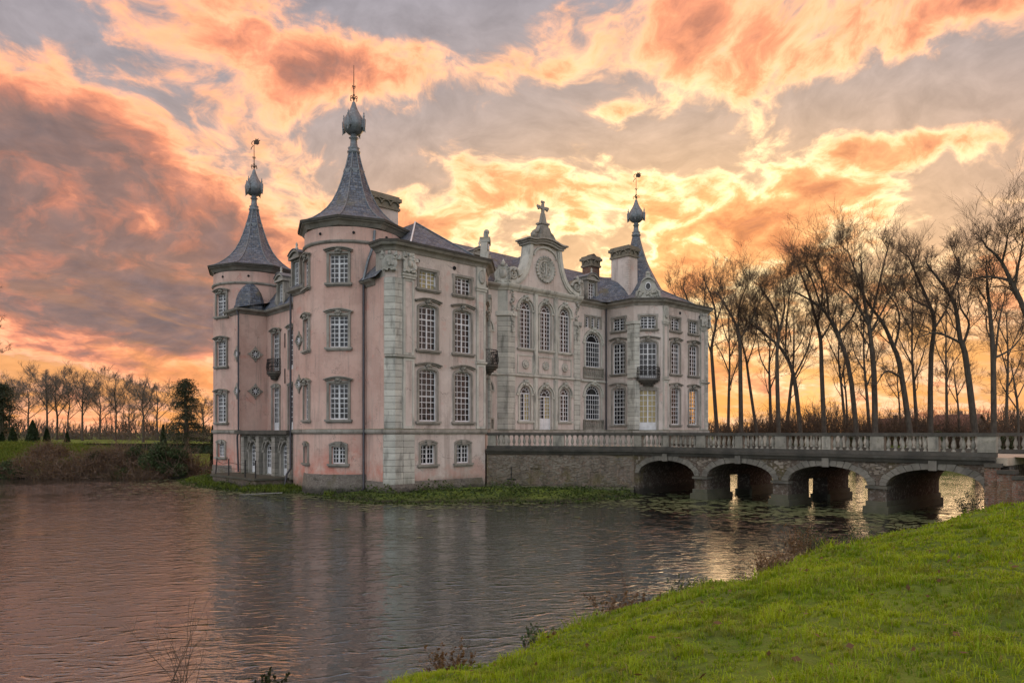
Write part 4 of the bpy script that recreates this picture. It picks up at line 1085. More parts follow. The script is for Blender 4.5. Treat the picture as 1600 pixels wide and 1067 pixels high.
mb = MB(); vane(mb, 0, True); mb.build('weather_vane', M_rust, castle, Matrix.Translation((19.0, 6.0, 18.5)))
# round relief on the gable
Mr = Matrix.Translation((cxg, 4.30, 16.78)) @ Matrix.Rotation(R(90), 4, 'X')
mb = MB(); mb.lathe([(1.02, 0), (1.04, .1), (.94, .16), (.84, .12), (.80, .07), (.72, .07), (.68, .13), (.64, .05), (.1, .05)], 28, Mr)
med = mb.build('gable_medallion', M_carve, castle)
for k in range(24):
    a = 2 * math.pi * k / 24
    bb = MB().blob((cxg + 1.0 * math.cos(a), 4.18, 16.78 + 1.0 * math.sin(a)), .115, n=7, m=4); bb.build('bead', M_carve, med)
sc_ = MB()
for k in range(7):
    a = k * .9; q = Vector((cxg + .36 * math.cos(a), 4.2, 16.78 + .36 * math.sin(a)))
    sc_.tube([q + Vector((.2 * math.cos(t + a) * (1 - t / 9), 0, .2 * math.sin(t + a) * (1 - t / 9))) for t in [.6 * j for j in range(10)]], .05, 5, r1=.03)
sc_.tube([(cxg, 4.2, 16.25), (cxg + .08, 4.18, 16.75), (cxg, 4.2, 17.3)], .07, 5); sc_.build('scrollwork', M_carve, med)

# --- roofs
def poly_roof(pts_faces, name='roof'):
    mb = MB()
    for f in pts_faces: mb.add(f, [tuple(range(len(f)))])
    return mb.build(name, M_slate, castle)
ap = (4.5, 3.8, 17.85)
r1 = poly_roof([[(1.55, .1, 15.06), (7.4, .1, 15.06), ap], [(7.4, .1, 15.06), (9.1, 1.75, 15.06), ap], [(9.1, 1.75, 15.06), (9.1, 8, 15.06), (5.5, 8, 17.7), ap],
           [(-.45, .9, 13.0), (1.55, .1, 15.06), ap, (4.5, 9, 17.85), (-.45, 9, 13.0)]])
MB().tube([(1.55, .08, 15.1), (4.5, 3.8, 17.9)], .06, 5).build('hip_roll', M_white, r1); MB().tube([(7.4, .1, 15.1), (4.5, 3.8, 17.9)], .05, 5).build('hip_roll', M_lead, r1)
ap2 = (30.5, 3.9, 17.4)
r2 = poly_roof([[(27.6, .1, 15.06), (34.4, .1, 15.06), ap2], [(34.4, .1, 15.06), (35.3, .9, 15.06), ap2], [(35.3, .9, 15.06), (35.3, 9, 15.06), (30.5, 9, 17.4), ap2],
           [(25.9, 1.75, 15.06), (27.6, .1, 15.06), ap2], [(25.9, 9, 15.06), (25.9, 1.75, 15.06), ap2, (30.5, 9, 17.4)]])
MB().tube([(34.4, .1, 15.1), (30.5, 3.9, 17.45)], .05, 5).build('hip_roll', M_lead, r2); MB().tube([(27.6, .1, 15.1), (30.5, 3.9, 17.45)], .05, 5).build('hip_roll', M_lead, r2)
# main range, steep lower slope and ridge
poly_roof([[(4, 4.75, 15.06), (31, 4.75, 15.06), (31, 7.0, 17.4), (4, 7.0, 17.4)], [(4, 7.0, 17.4), (31, 7.0, 17.4), (31, 9.0, 18.85), (4, 9.0, 18.85)], [(4, 9.0, 18.85), (31, 9.0, 18.85), (31, 14, 13.2), (4, 14, 13.2)]])
poly_roof([[(14.9, 4.6, 15.2), (17.5, 4.6, 18.7), (17.5, 9, 18.2), (14.9, 9, 16.6)], [(17.5, 4.6, 18.7), (20.1, 4.6, 15.2), (20.1, 9, 16.6), (17.5, 9, 18.2)]])
# mossy swept roof between the recess and the far pavilion
r3 = poly_roof([[(23.5, 4.7, 15.05), (26.2, 3.2, 15.05), (28.6, 5.0, 17.9), (27.3, 6.6, 18.0)], [(26.2, 3.2, 15.05), (29.2, 3.6, 16.2), (28.6, 5.0, 17.9)], [(23.5, 4.7, 15.05), (27.3, 6.6, 18.0), (26.8, 9, 17.6), (22.8, 8.6, 17.3)]])
# flank roofs
poly_roof([[(.15, 7.5, 13.25), (2.4, 7.5, 16.2), (2.4, 20.5, 16.2), (.15, 20.5, 13.25)][::-1], [(2.4, 7.5, 16.2), (10, 7.5, 17.0), (10, 20.5, 17.0), (2.4, 20.5, 16.2)][::-1], [(-2.0, 7.0, 13.27), (-2.0, 9.5, 13.27), (1, 9.5, 15.2), (1, 7.0, 15.2)], [(-2.0, 9.5, 13.27), (1, 9.5, 13.27), (1, 9.5, 15.2)],
           [(-2.0, 18.2, 13.27), (-2.0, 20.6, 13.27), (1, 20.6, 14.0), (1, 18.2, 14.0)]])
poly_roof([[(10, 7.5, 17.0), (33, 9, 17.0), (33, 20.5, 17.0), (10, 20.5, 17.0)], [(.15, 20.5, 13.25), (2.4, 20.5, 16.2), (33, 20.5, 16.2), (35, 27, 13)]])
# little dome
mb = MB(); mb.lathe([(1.25, 13.25), (1.22, 13.6), (1.12, 13.72), (1.13, 13.78), (1.06, 14.2), (.9, 14.7), (.66, 15.1), (.36, 15.38), (.1, 15.48)], 8, Matrix.Translation((-.45, 19.5, 0)), R(22.5), False); mb.build('dome_roof', M_slate, castle)
MB().lathe([(.05, 0), (.09, .1), (.03, .2), (.02, .4)], 8).build('dome_finial', M_lead, castle, Matrix.Translation((-.45, 19.5, 15.45)))
# dormers
def dormer(M, w=1.0, h=1.7, ocl=False):
    mb = MB(); hw = w / 2
    mb.box(-hw - .18, -hw, -.1, 1.2, 0, h); mb.box(hw, hw + .18, -.1, 1.2, 0, h); mb.box(-hw, hw, -.02, .1, h - .14, h)
    mb.box(-hw - .3, hw + .3, -.25, 1.3, h, h + .14); seg_band(mb, hw + .28, h + .14, .34, .14, -.25, 1.4)
    mb.slab([(-hw - .2, h + .14), (hw + .2, h + .14), (hw * .6, h + .42), (-hw * .6, h + .42)], -.12, .1); mb.tube([(-hw - .2, -.05, .1), (-hw - .36, -.08, .35), (-hw - .22, -.05, .8)], .09, 6); mb.tube([(hw + .2, -.05, .1), (hw + .36, -.08, .35), (hw + .22, -.05, .8)], .09, 6)
    o = mb.build('dormer', M_trim, castle, M)
    f = MB(); f.box(-hw + .02, hw - .02, .10, .14, .05, .13).box(-hw + .02, hw - .02, .10, .14, h - .22, h - .14).box(-hw + .02, -hw + .10, .10, .14, .13, h - .22).box(hw - .10, hw - .02, .10, .14, .13, h - .22).box(-.035, .035, .095, .14, .13, h - .22)
    for k in range(1, 5): f.box(-hw + .1, hw - .1, .11, .135, .13 + (h - .35) * k / 5 - .018, .13 + (h - .35) * k / 5 + .018)
    f.box(-hw * .5 - .018, -hw * .5 + .018, .112, .134, .13, h - .22).box(hw * .5 - .018, hw * .5 + .018, .112, .134, .13, h - .22)
    f.build('sash', M_white, o); MB().box(-hw, hw, .145, .15, .02, h - .14).build('glass', M_glass, o)
    r_ = MB(); n = 8
    seg_band(r_, hw + .34, h + .285, .36, .05, -.3, 1.45); r_.build('dormer_roof', M_lead, o)
    MB().lathe([(.1, 0), (.12, .1), (.05, .16), (.1, .3), (.02, .48)], 8).build('finial', M_stone, o, Matrix.Translation((0, 0, h + .68)))
dormer(PM(.35, 15.6, 13.35, 180), .9, 1.75); dormer(PM(-1.55, 9.0, 13.3, 180), 1.0, 2.0); dormer(PM(.35, 12.2, 13.35, 180), .9, 1.75)
dormer(PM(23.9, 4.9, 15.15, -90), 1.0, 1.75); dormer(PM(11.1, 4.9, 15.15, -90), 1.0, 1.75)
# carved attic gablet over the chamfered bays
for (s_, d_, an) in ((26.62, .88, -135 ), (8.38, .88, -45)):
    M = PM(s_, d_, 15.09, an); mb = MB()
    mb.slab([(-1.1, 0), (1.1, 0), (1.0, .5), (.78, .95), (.5, 1.5), (.22, 1.72), (-.22, 1.72), (-.5, 1.5), (-.78, .95), (-1.0, .5)], -.1, .35, M)
    mb.box(-1.2, 1.2, -.18, .4, .0, .14, M); seg_band_m = MB(); seg_band(seg_band_m, .55, 1.45, .34, .13, -.25, .45); mb.add(seg_band_m.v, seg_band_m.f, M)
    for k in range(16): mb.blob((random.uniform(-.85, .85), -.12, random.uniform(.2, .6)), .13, M, 6, 4)
    mb.tube([(-1.0, -.1, .2), (-.95, -.14, .6), (-.7, -.14, .8), (-.6, -.12, .6)], .12, 6, M); mb.tube([(1.0, -.1, .2), (.95, -.14, .6), (.7, -.14, .8), (.6, -.12, .6)], .12, 6, M)
    mb.box(-.18, .18, -.12, .2, 1.85, 2.15, M); mb.blob((0, 0, 2.25), .2, M, 8, 5)
    g_ = mb.build('attic_gablet', M_carve, castle)
    q = MB(); Mq = M @ Matrix.Translation((0, -.11, 1.08)) @ Matrix.Rotation(R(90), 4, 'X') @ Matrix.Diagonal((.85, 1.2, 1, 1))
    q.lathe([(.30, 0), (.30, .08), (.24, .09), (.23, .03)], 14, Mq, cap=False); q.build('oval_frame', M_white, g_)
    MB().lathe([(.25, .02), (.25, .025)], 14, Mq).build('glass', M_glass, g_)
MB().box(-.16, .16, -.16, .16, 0, .5, Matrix.Translation((9.1, 2.2, 15.4))).blob((9.1, 2.2, 16.0), .17).build('finial', M_stone, castle)
# chimneys
def chimney(s_, d_, w, l, z0, z1, mat, capmat=M_capmid):
    mb = MB(); mb.box(s_ - w / 2, s_ + w / 2, d_ - l / 2, d_ + l / 2, z0, z1 - .9); o = mb.build('chimney', mat, castle)
    c = MB(); e = .12
    c.box(s_ - w / 2 - e, s_ + w / 2 + e, d_ - l / 2 - e, d_ + l / 2 + e, z1 - .9, z1 - .72); c.box(s_ - w / 2 - .05, s_ + w / 2 + .05, d_ - l / 2 - .05, d_ + l / 2 + .05, z1 - .718, z1 - .3)
    c.box(s_ - w / 2 - .2, s_ + w / 2 + .2, d_ - l / 2 - .2, d_ + l / 2 + .2, z1 - .298, z1 - .05); c.box(s_ - w / 2 - .08, s_ + w / 2 + .08, d_ - l / 2 - .08, d_ + l / 2 + .08, z1 - .048, z1 + .1)
    n = max(1, round(w / .8)); m_ = max(1, round(l / .8))
    for k in range(n): c.tube([(s_ - w / 2 + w * (k + .5) / n + .36 * math.cos(t), d_ - l / 2 - .14, z1 - .62 + .32 * math.sin(t)) for t in [math.pi * q / 7 for q in range(8)]], .06, 5)
    for k in range(m_): c.tube([(s_ - w / 2 - .14, d_ - l / 2 + l * (k + .5) / m_ + .36 * math.cos(t), z1 - .62 + .32 * math.sin(t)) for t in [math.pi * q / 7 for q in range(8)]], .06, 5)
    c.build('chimney_cap', capmat, o)
    return o
c1 = chimney(4.2, 7.8, 2.2, 1.4, 15.5, 20.45, M_front)
c2 = chimney(28.2, 4.7, 1.3, 2.0, 15.3, 20.4, M_front); c3 = chimney(27.6, 8.2, 1.2, 1.1, 16.5, 20.1, M_brickred)
MB().slab([(-.5, 0), (.5, 0), (0, .28)], -.4, .4, Matrix.Translation((27.6, 8.2, 20.21))).build('chimney_hood', M_cap, c3)
for k in range(14):                                            # stone corner blocks on the far chimney
    for sx, sy in ((-1, -1),):
        w_ = .34 if k % 2 else .2
        MB().box(28.2 - .65 - .02, 28.2 - .65 + w_, 4.7 - 1. - .02, 4.7 - 1. + .54 - w_, 16.4 + k * .21, 16.2 + k * .21 + .19).build('stone', M_trim, c2)
# downpipes
def pipe(pts, r=.075):
    o = MB().tube(pts, r, 8).build('downpipe', M_pipe, castle)
    p0, p1 = Vector(pts[0]), Vector(pts[-1])
    return o
pipe([(-.18, 2.62, 13.0), (-.18, 2.62, .4), (-.28, 2.45, .1), (-.45, 2.3, .05)])
pipe([(-1.85, 9.3, 13.1), (-1.85, 9.3, 1.2), (-2.1, 9.35, .8), (-2.3, 9.4, -.5)]); pipe([(-1.95, 18.5, 13.2), (-1.85, 18.35, 12.6), (-1.85, 18.35, 3.9), (-1.95, 18.35, 3.2), (-1.85, 18.35, .6)])
pipe([(25.55, 4.62, 14.6), (25.55, 4.62, 3.9)], .07)
MB().tube([(-.4, 2.3, 12.95), (.1, 2.6, 14.3), (.5, 2.55, 15.4), (.55, 2.5, 16.3)], .09, 8).build('gutter_pipe', M_lead, castle)
MB().tube([(-.42, .95, 13.03), (.2, .75, 13.7), (1.3, .3, 14.85)], .05, 6).build('verge_flashing', M_lead, castle)
# wall anchors
an = MB().box(-.03, .03, -.06, .0, -.55, .55).mesh('wall_anchor')
for (a, b, x, z) in (((.46, 18.45), (.46, 9.25), 3.3, 10.6), ((.46, 18.45), (.46, 9.25), 3.3, 7.9)): link('wall_anchor', an, M_iron, castle, on_wall(a, b, x, z))

# ------------------------------------------------------------------ quay below the loggia, with a broken iron railing
def local(v): return tuple(Vector(v))
quay = empty('landing_quay', cw(-2.8, 13.8, WL), U_ANG, 'low mossy stone landing quay with iron posts below the loggia doors', 'quay')
def Q(mb, name, mat): return mb.build(name, mat, quay, Matrix.Translation((2.8, -13.8, -WL)))
Q(MB().prism([(-4.1, 17.5), (-3.9, 10.2), (-1.6, 9.6), (-1.6, 18.4), (-3.2, 18.6)], WL - .6, .42), 'quay_wall', M_brick)
Q(MB().prism([(-4.25, 17.6), (-4.05, 10.05), (-1.6, 9.45), (-1.6, 18.45), (-3.25, 18.75)], .42, .56), 'quay_coping', M_cap)
for i, (s_, d_) in enumerate(((-3.95, 17.3), (-4.0, 14.6), (-3.9, 11.9), (-3.8, 10.4))):
    Q(MB().tube([(s_, d_, .5), (s_ + (.0 if i else .15), d_ + (.12 if i == 0 else 0), 1.75)], .045, 6), 'post', M_iron)
Q(MB().tube([(-3.9, 17.2, 1.55), (-3.98, 15.8, 1.35), (-4.0, 14.6, 1.5), (-3.95, 13.2, 1.42), (-3.9, 11.9, 1.52)], .02, 5), 'rail', M_iron)
Q(MB().tube([(-3.9, 17.3, 1.1), (-4.0, 14.6, 1.08), (-3.9, 11.9, 1.1)], .014, 5), 'rail', M_iron)

# ------------------------------------------------------------------ terrace and bridge with balustrades
BS, BW, STEP = 13.05, 7.7, 4.88
A_T = (7.6, -.05); B_T = (BS, -8.1); E_T = (BS, -8.1 - 4 * STEP)
bal_prof = [(.085, 0), (.085, .06), (.05, .09), (.05, .12), (.095, .2), (.105, .29), (.085, .40), (.055, .50), (.042, .56), (.055, .585), (.05, .62), (.08, .65), (.085, .70)]
bal_me = MB().lathe(bal_prof, 10).mesh('baluster'); bal_me.materials.append(M_bal)
Z_DK, Z_B0, Z_B1, Z_TOP = 2.42, 2.74, 3.44, 3.60
def rough_stones(f, L, z0, z1, n, seed, root, inv, ok):
    rr = random.Random(seed); mb = MB()
    for _ in range(n):
        x, z = rr.uniform(.1, L - .4), rr.uniform(z0, z1); w, h = rr.uniform(.10, .30), rr.uniform(.06, .15); o = rr.uniform(.012, .05)
        if not ok(x, z, w, h): continue
        j = lambda a: a + rr.uniform(-.025, .025)
        q = [(j(x), j(z)), (j(x + w), j(z)), (j(x + w), j(z + h)), (j(x), j(z + h))]; c = (x + w / 2, z + h / 2)
        V = [f(a, .02, b) for a, b in q] + [f(c[0] + (a - c[0]) * .82, -o, c[1] + (b - c[1]) * .8) for a, b in q]
        mb.add(V, [(4, 5, 6, 7), (0, 1, 5, 4), (1, 2, 6, 5), (2, 3, 7, 6), (3, 0, 4, 7)])
    tag(mb.build('rough_stones', M_rubble, root, inv), kind='stuff')
def balustrade(root, inv, a, b, piers, seed, inward):
    """piers: list of (position along, width)"""
    a = Vector(a); b = Vector(b); t = (b - a).normalized(); L = (b - a).length
    ang = math.degrees(math.atan2(-t.x, t.y)); rr = random.Random(seed)
    M0 = inv @ PM(a.x, a.y, 0, ang) @ Matrix.Translation((0, inward, 0))
    base = MB().box(0, L, -.02, .26, Z_DK + .12, Z_B0).build('balustrade_base', M_cap, root, M0)
    MB().box(-.02, L + .02, -.08, .32, Z_B1, Z_TOP - .05).box(0, L, -.05, .29, Z_TOP - .049, Z_TOP).build('handrail', M_cap, root, M0)
    for (x, w) in piers:
        MB().box(x - w / 2, x + w / 2, -.04, .28, Z_B0 + .002, Z_B1 - .002).box(x - w / 2 + .08, x + w / 2 - .08, -.055, -.041, Z_B0 + .1, Z_B1 - .1).build('balustrade_pier', M_bal, root, M0)
    edges = [(-.01, -.01)] + sorted((x - w / 2, x + w / 2) for x, w in piers) + [(L + .01, L + .01)]
    for (p, q) in zip(edges[:-1], edges[1:]):
        x0, x1 = p[1], q[0]
        if x1 - x0 < .25: continue
        n = max(1, round((x1 - x0) / .34))
        for k in range(n):
            link('baluster', bal_me, None, root, M0 @ Matrix.Translation((x0 + (x1 - x0) * (k + .5) / n, .12 + rr.uniform(-.01, .01), Z_B0)) @ Matrix.Rotation(rr.uniform(0, 6), 4, 'Z') @ Matrix.Rotation(rr.uniform(-.02, .02), 4, 'X'))
bcorn = [(-.1, Z_DK - .24), (.10, Z_DK - .22), (.16, Z_DK - .10), (.24, Z_DK - .02), (.25, Z_DK + .11), (-.1, Z_DK + .118)]
terr = empty('castle_terrace', cw(10.3, -4, WL), U_ANG, 'mossy brick terrace wall with stone balustrade between castle and bridge', 'terrace')
tinv = Matrix.Translation((-10.3, 4, -WL))
f, L = straight(A_T, B_T)
nich = [(3.0, 3.55, .3, 1.25, 0.), (5.05, 5.5, .55, 1.3, 0.), (6.9, 7.5, .2, 1.1, 0.), (8.75, 9.1, .45, 1.35, 0.)]
wall_mesh(f, L, WL - .8, Z_DK, nich, .16).build('terrace_wall', M_brick, terr, tinv)
for x0, x1, z0, z1, _ in nich: MB().add([f(x0, .09, z0), f(x1, .09, z0), f(x1, .09, z1), f(x0, .09, z1)], [(0, 1, 2, 3)]).build('niche_infill', M_brick, terr, tinv)
MB().sweep([(-.05, WL - .8), (.3, WL - .8), (.28, .02), (.12, .12), (-.05, .12)], [A_T, B_T]).build('footing', M_darkstone, terr, tinv)
MB().prism([A_T, B_T, (BS + BW, -8.1), (27.5, 0.0), (25.6, 1.6), (25.6, 4.7), (22.15, 4.7), (21.6, 4.15), (13.4, 4.15), (12.85, 4.7), (9.4, 4.7), (9.4, 1.6)], Z_DK - .3, Z_DK + .12).build('terrace_deck', M_path, terr, tinv)
MB().sweep(bcorn, [A_T, B_T]).build('terrace_cornice', M_cap, terr, tinv)
rough_stones(f, L, .15, 2.0, 900, 5, terr, tinv, lambda x, z, w, h: not any(a - .05 < x + w and x < b + .05 and c - .05 < z + h and z < e + .05 for a, b, c, e, _ in nich))
balustrade(terr, tinv, A_T, B_T, [(.35, .55), (L * .5, .75)], 3, .0)
balustrade(terr, tinv, (BS + BW, -8.1), (27.5, -.05), [(.3, .5), (5, .7), (9.8, .6)], 4, .0)
an2 = MB().box(-.03, .03, -.05, .0, -.35, .45).box(-.3, .3, -.05, 0, -.4, -.34).mesh('wall_anchor')
link('wall_anchor', an2, M_iron, terr, tinv @ PM(*f(1.7, -.0, .9), math.degrees(math.atan2(-(B_T[0] - A_T[0]), (B_T[1] - A_T[1])))))

bridge = empty('moat_bridge', cw(BS + BW / 2, -8.1 - 2 * STEP, WL), U_ANG, 'old brick bridge with four stone-ringed arches and balustrade over the moat', 'bridge')
binv = Matrix.Translation((-(BS + BW / 2), 8.1 + 2 * STEP, -WL))
SPAN, ZSP, RISE = 4.03, 1.06, .86
aops = [(STEP * (i + .5) - SPAN / 2, STEP * (i + .5) + SPAN / 2, WL - .8, ZSP, RISE) for i in range(4)]
f, L = straight(B_T, E_T)
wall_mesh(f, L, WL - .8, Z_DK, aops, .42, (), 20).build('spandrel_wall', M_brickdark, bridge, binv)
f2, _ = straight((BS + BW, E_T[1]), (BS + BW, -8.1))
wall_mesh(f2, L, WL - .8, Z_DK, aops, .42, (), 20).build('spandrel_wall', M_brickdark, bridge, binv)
def spandrel_ok(x, z, w, h):
    for (a, b, _, e, r) in aops:
        for xx in (x, x + w):
            if a - .42 < xx < b + .42 and z < arch_z(min(max(xx, a), b), (a + b) / 2, SPAN / 2, e, r) + .42: return False
    return z > .35
rough_stones(f, L, .35, 2.0, 1500, 6, bridge, binv, spandrel_ok)
vl = MB(); n = 20
for (x0, x1, _, _, _) in aops:
    V = []
    for k in range(n + 1):
        x = x0 + (x1 - x0) * k / n; z = arch_z(x, (x0 + x1) / 2, SPAN / 2, ZSP, RISE); V += [f(x, .4, z), f(x, BW - .4, z)]
    vl.add(V, [(2 * k, 2 * k + 1, 2 * k + 3, 2 * k + 2) for k in range(n)])
vl.build('vault', M_vaultshade, bridge, binv)
# piers, two of them pierced by a slot
for i, gapx in ((0, None), (1, (2.55, 4.85)), (2, (2.44, 4.8)), (3, None), (4, None)):
    xa = STEP * i - (STEP - SPAN) / 2; xb = xa + STEP - SPAN
    if i == 0: xa, xb = -.3, (STEP - SPAN) / 2
    if i == 4: xb = 4 * STEP + .4
    cuts = [(.43, BW - .43)] if not gapx else [(.43, gapx[0]), (gapx[1], BW - .43)]
    p = MB()
    def yb(x): return -8.1 - x
    for (u0, u1) in cuts: p.box(BS + u0, BS + u1, yb(xb), yb(xa), WL - .8, ZSP + .0)
    if gapx: p.box(BS + .43, BS + BW - .43, yb(xb), yb(xa), ZSP + .16, ZSP + .4)
    p.box(BS + .43, BS + BW - .43, yb(xb) + .02, yb(xa) - .02, ZSP + .41, Z_DK - .25)
    p.build('pier', M_vaultshade, bridge, binv)
    if 0 < i < 4:
        q = MB()
        for (u0, u1) in ((-.22, cuts[0][1]), (cuts[-1][0], BW + .22)) if gapx else ((-.22, BW + .22),):
            q.box(BS + u0, BS + u1, yb(xb + .16), yb(xa - .16), WL - .8, .05)
            q.box(BS + u0 + .1, BS + u1 - .1, yb(xb + .06), yb(xa - .06), .051, .3)
        q.build('pier_footing', M_darkstone, bridge, binv)
        MB().box(BS - .13, BS + .4, yb(xb + .08), yb(xa - .08), ZSP - .16, ZSP - .02).build('impost', M_darkstone, bridge, binv)
# arch rings of single stones
for i, (x0, x1, _, _, _) in enumerate(aops):
    xc = (x0 + x1) / 2; ring_o = MB().box(BS - .16, BS - .05, -8.1 - xc - .17, -8.1 - xc + .17, ZSP + RISE - .05, ZSP + RISE + .46).build('keystone', M_vous, bridge, binv)
    nv = 19
    for k in range(nv):
        if k == nv // 2: continue
        t0 = math.pi * (1 - (k + .03) / nv); t1 = math.pi * (1 - (k + .97) / nv)
        wd = .30 + .03 * ((k * 7 + i) % 3)
        def pt(t, r): return (xc + (SPAN / 2 + r) * math.cos(t), ZSP + (RISE + r) * math.sin(t))
        pr = random.Random(i * 50 + k).uniform(.03, .07)
        poly = [pt(t0, .0), pt(t1, .0), pt(t1, wd), pt(t0, wd)]
        V = [f(x, -pr, z) for x, z in poly] + [f(x, .12, z) for x, z in poly]
        me = MB().add(V, [(0, 1, 2, 3), (7, 6, 5, 4), (0, 4, 5, 1), (1, 5, 6, 2), (2, 6, 7, 3), (3, 7, 4, 0)])
        o = me.build('voussoir', M_vous, bridge, binv)
MB().sweep(bcorn, [B_T, E_T]).build('bridge_cornice', M_cap, bridge, binv); MB().sweep(bcorn, [(BS + BW, E_T[1]), (BS + BW, -8.1)]).build('bridge_cornice', M_cap, bridge, binv)
MB().box(BS + .02, BS + BW - .02, E_T[1] - .4, -8.11, Z_DK - .24, Z_DK + .1).build('bridge_deck', M_path, bridge, binv)
prs = [(.3, .6)] + [(STEP * i, .62) for i in (1, 2, 3)] + [(STEP * (i + .5), .42) for i in range(4)] + [(4 * STEP - .35, .7)]
balustrade(bridge, binv, B_T, E_T, prs, 8, .0)
balustrade(bridge, binv, (BS + BW, E_T[1] - 3), (BS + BW, -8.1), [(.3, .6)] + [(3 + STEP * i, .62) for i in (1, 2, 3)], 9, .0)
# wing wall with stepped coping on the near bank
wing = empty('wing_wall', cw(BS + .2, E_T[1] - 1.6, WL), U_ANG, 'red brick wing wall with stepped stone coping at the bridge end', 'wall')
winv = Matrix.Translation((-(BS + .2), -(E_T[1] - 1.6), -WL))
ww = MB(); y = E_T[1] + .35
tops = [(.5, 2.28), (.55, 2.02), (.6, 1.8), (.7, 1.56), (.8, 1.3), (.9, 1.05)]
wpos = BS - .42
for ln, zt in tops:
    ww.box(wpos, wpos + .5, y - ln, y, WL - .8, zt - .161)
    MB().box(wpos - .10, wpos + .6, y - ln - .1, y - .005, zt - .16, zt).build('coping_stone', M_cap, wing, winv)
    y -= ln; wpos -= .12
ww.build('wing_wall_face', M_brickred, wing, winv)
# gravel path leading onto the bridge
pth = []
for k in range(12):
    c = cw(BS + BW / 2 + .06 * k * k, E_T[1] - .3 - 2.2 * k); pth.append(c)
V = []
for c in pth:
    for sx in (-1, 1):
        q = c + CU * sx * 2.6; V.append((q.x, q.y, max(2.52, float(terrain(np.array([q.x]), np.array([q.y]))[0]) + .03)))
tag(MB().add(V, [(2 * k, 2 * k + 1, 2 * k + 3, 2 * k + 2) for k in range(11)]).build('path', M_path), kind='structure')

# ------------------------------------------------------------------ trees
def tubes(P, Rr, k):
    """P [B,n,3], Rr [B,n] -> verts, quads"""
    Bn, n, _ = P.shape
    T = np.empty_like(P); T[:, 1:-1] = P[:, 2:] - P[:, :-2]; T[:, 0] = P[:, 1] - P[:, 0]; T[:, -1] = P[:, -1] - P[:, -2]
    T /= np.linalg.norm(T, axis=2, keepdims=True) + 1e-9
    ref = np.where(np.abs(T[:, :1, 2:3]) > .8, np.array([1., 0, 0]), np.array([0, 0, 1.]))
    A = np.cross(T, ref); A /= np.linalg.norm(A, axis=2, keepdims=True) + 1e-9; Bv = np.cross(T, A)
    w = np.arange(k) * 2 * np.pi / k
    V = P[:, :, None] + (A[:, :, None] * np.cos(w)[:, None] + Bv[:, :, None] * np.sin(w)[:, None]) * Rr[:, :, None, None]
    idx = np.arange(Bn * n * k).reshape(Bn, n, k); i2 = np.roll(idx, -1, 2)
    Q = np.stack([idx[:, :-1], i2[:, :-1], i2[:, 1:], idx[:, 1:]], -1).reshape(-1, 4)
    return V.reshape(-1, 3), Q
def ribbons(P, Rr, g):
    """straight flat twigs, one narrow face each: P [B,2,3]"""
    a, b = P[:, 0], P[:, -1]; t = b - a; w = np.cross(t, g.normal(0, 1, a.shape)); w /= np.linalg.norm(w, axis=1, keepdims=True) + 1e-9
    w0, w1 = w * Rr[:, :1] * 1.05, w * Rr[:, -1:] * .9; n = len(a)
    return np.stack([a - w0, a + w0, b + w1, b - w1], 1).reshape(-1, 3), np.arange(n * 4).reshape(n, 4)
def merge(parts):
    Vs, Qs, o = [], [], 0
    for V, Q in parts: Vs.append(V); Qs.append(Q + o); o += len(V)
    return np.concatenate(Vs), np.concatenate(Qs)
def grow(S, D, Ln, R0, R1, n, wob, up, g):
    """vectorised branch paths: start, direction, length, radii"""
    Bn = len(S); P = np.empty((Bn, n, 3)); P[:, 0] = S; d = D.copy(); st = (Ln / (n - 1))[:, None]
    for i in range(1, n):
        d = d + g.normal(0, wob, (Bn, 3)); d[:, 2] += up; d /= np.linalg.norm(d, axis=1, keepdims=True)
        P[:, i] = P[:, i - 1] + d * st
    t = np.linspace(0, 1, n)
    return P, R0[:, None] * (1 - t) + R1[:, None] * t
def spawn(P, Rr, cnt, t0, t1, spread, g, upb=.25):
    """cnt children on each branch between t0 and t1"""
    Bn, n, _ = P.shape
    t = (np.tile((np.arange(cnt) + .5) / cnt, (Bn, 1)) + g.uniform(-.5, .5, (Bn, cnt)) / cnt) * (t1 - t0) + t0
    f = np.clip(t * (n - 1), 0, n - 1.001); i = f.astype(int); fr = (f - i)[..., None]; b = np.arange(Bn)[:, None]
    S = P[b, i] * (1 - fr) + P[b, i + 1] * fr; T = P[b, i + 1] - P[b, i]; T /= np.linalg.norm(T, axis=2, keepdims=True) + 1e-9
    rad = Rr[b, i] * (1 - fr[..., 0]) + Rr[b, i + 1] * fr[..., 0]
    rnd = g.normal(0, 1, (Bn, cnt, 3)); rnd -= T * (rnd * T).sum(2, keepdims=True); rnd /= np.linalg.norm(rnd, axis=2, keepdims=True) + 1e-9
    D = T + rnd * (spread * g.uniform(.6, 1.3, (Bn, cnt, 1))); D[..., 2] += upb; D /= np.linalg.norm(D, axis=2, keepdims=True)
    return S.reshape(-1, 3), D.reshape(-1, 3), rad.reshape(-1), t.reshape(-1)
def smooth_path(pts, n):
    pts = np.array(pts, float); m = len(pts); tt = np.linspace(0, m - 1, n); out = []
    for t in tt:
        i = min(int(t), m - 2); u = t - i
        p0, p1, p2, p3 = pts[max(i - 1, 0)], pts[i], pts[i + 1], pts[min(i + 2, m - 1)]
        out.append(.5 * (2 * p1 + (p2 - p0) * u + (2 * p0 - 5 * p1 + 4 * p2 - p3) * u ** 2 + (3 * p1 - p0 - 3 * p2 + p3) * u ** 3))
    return np.array(out)
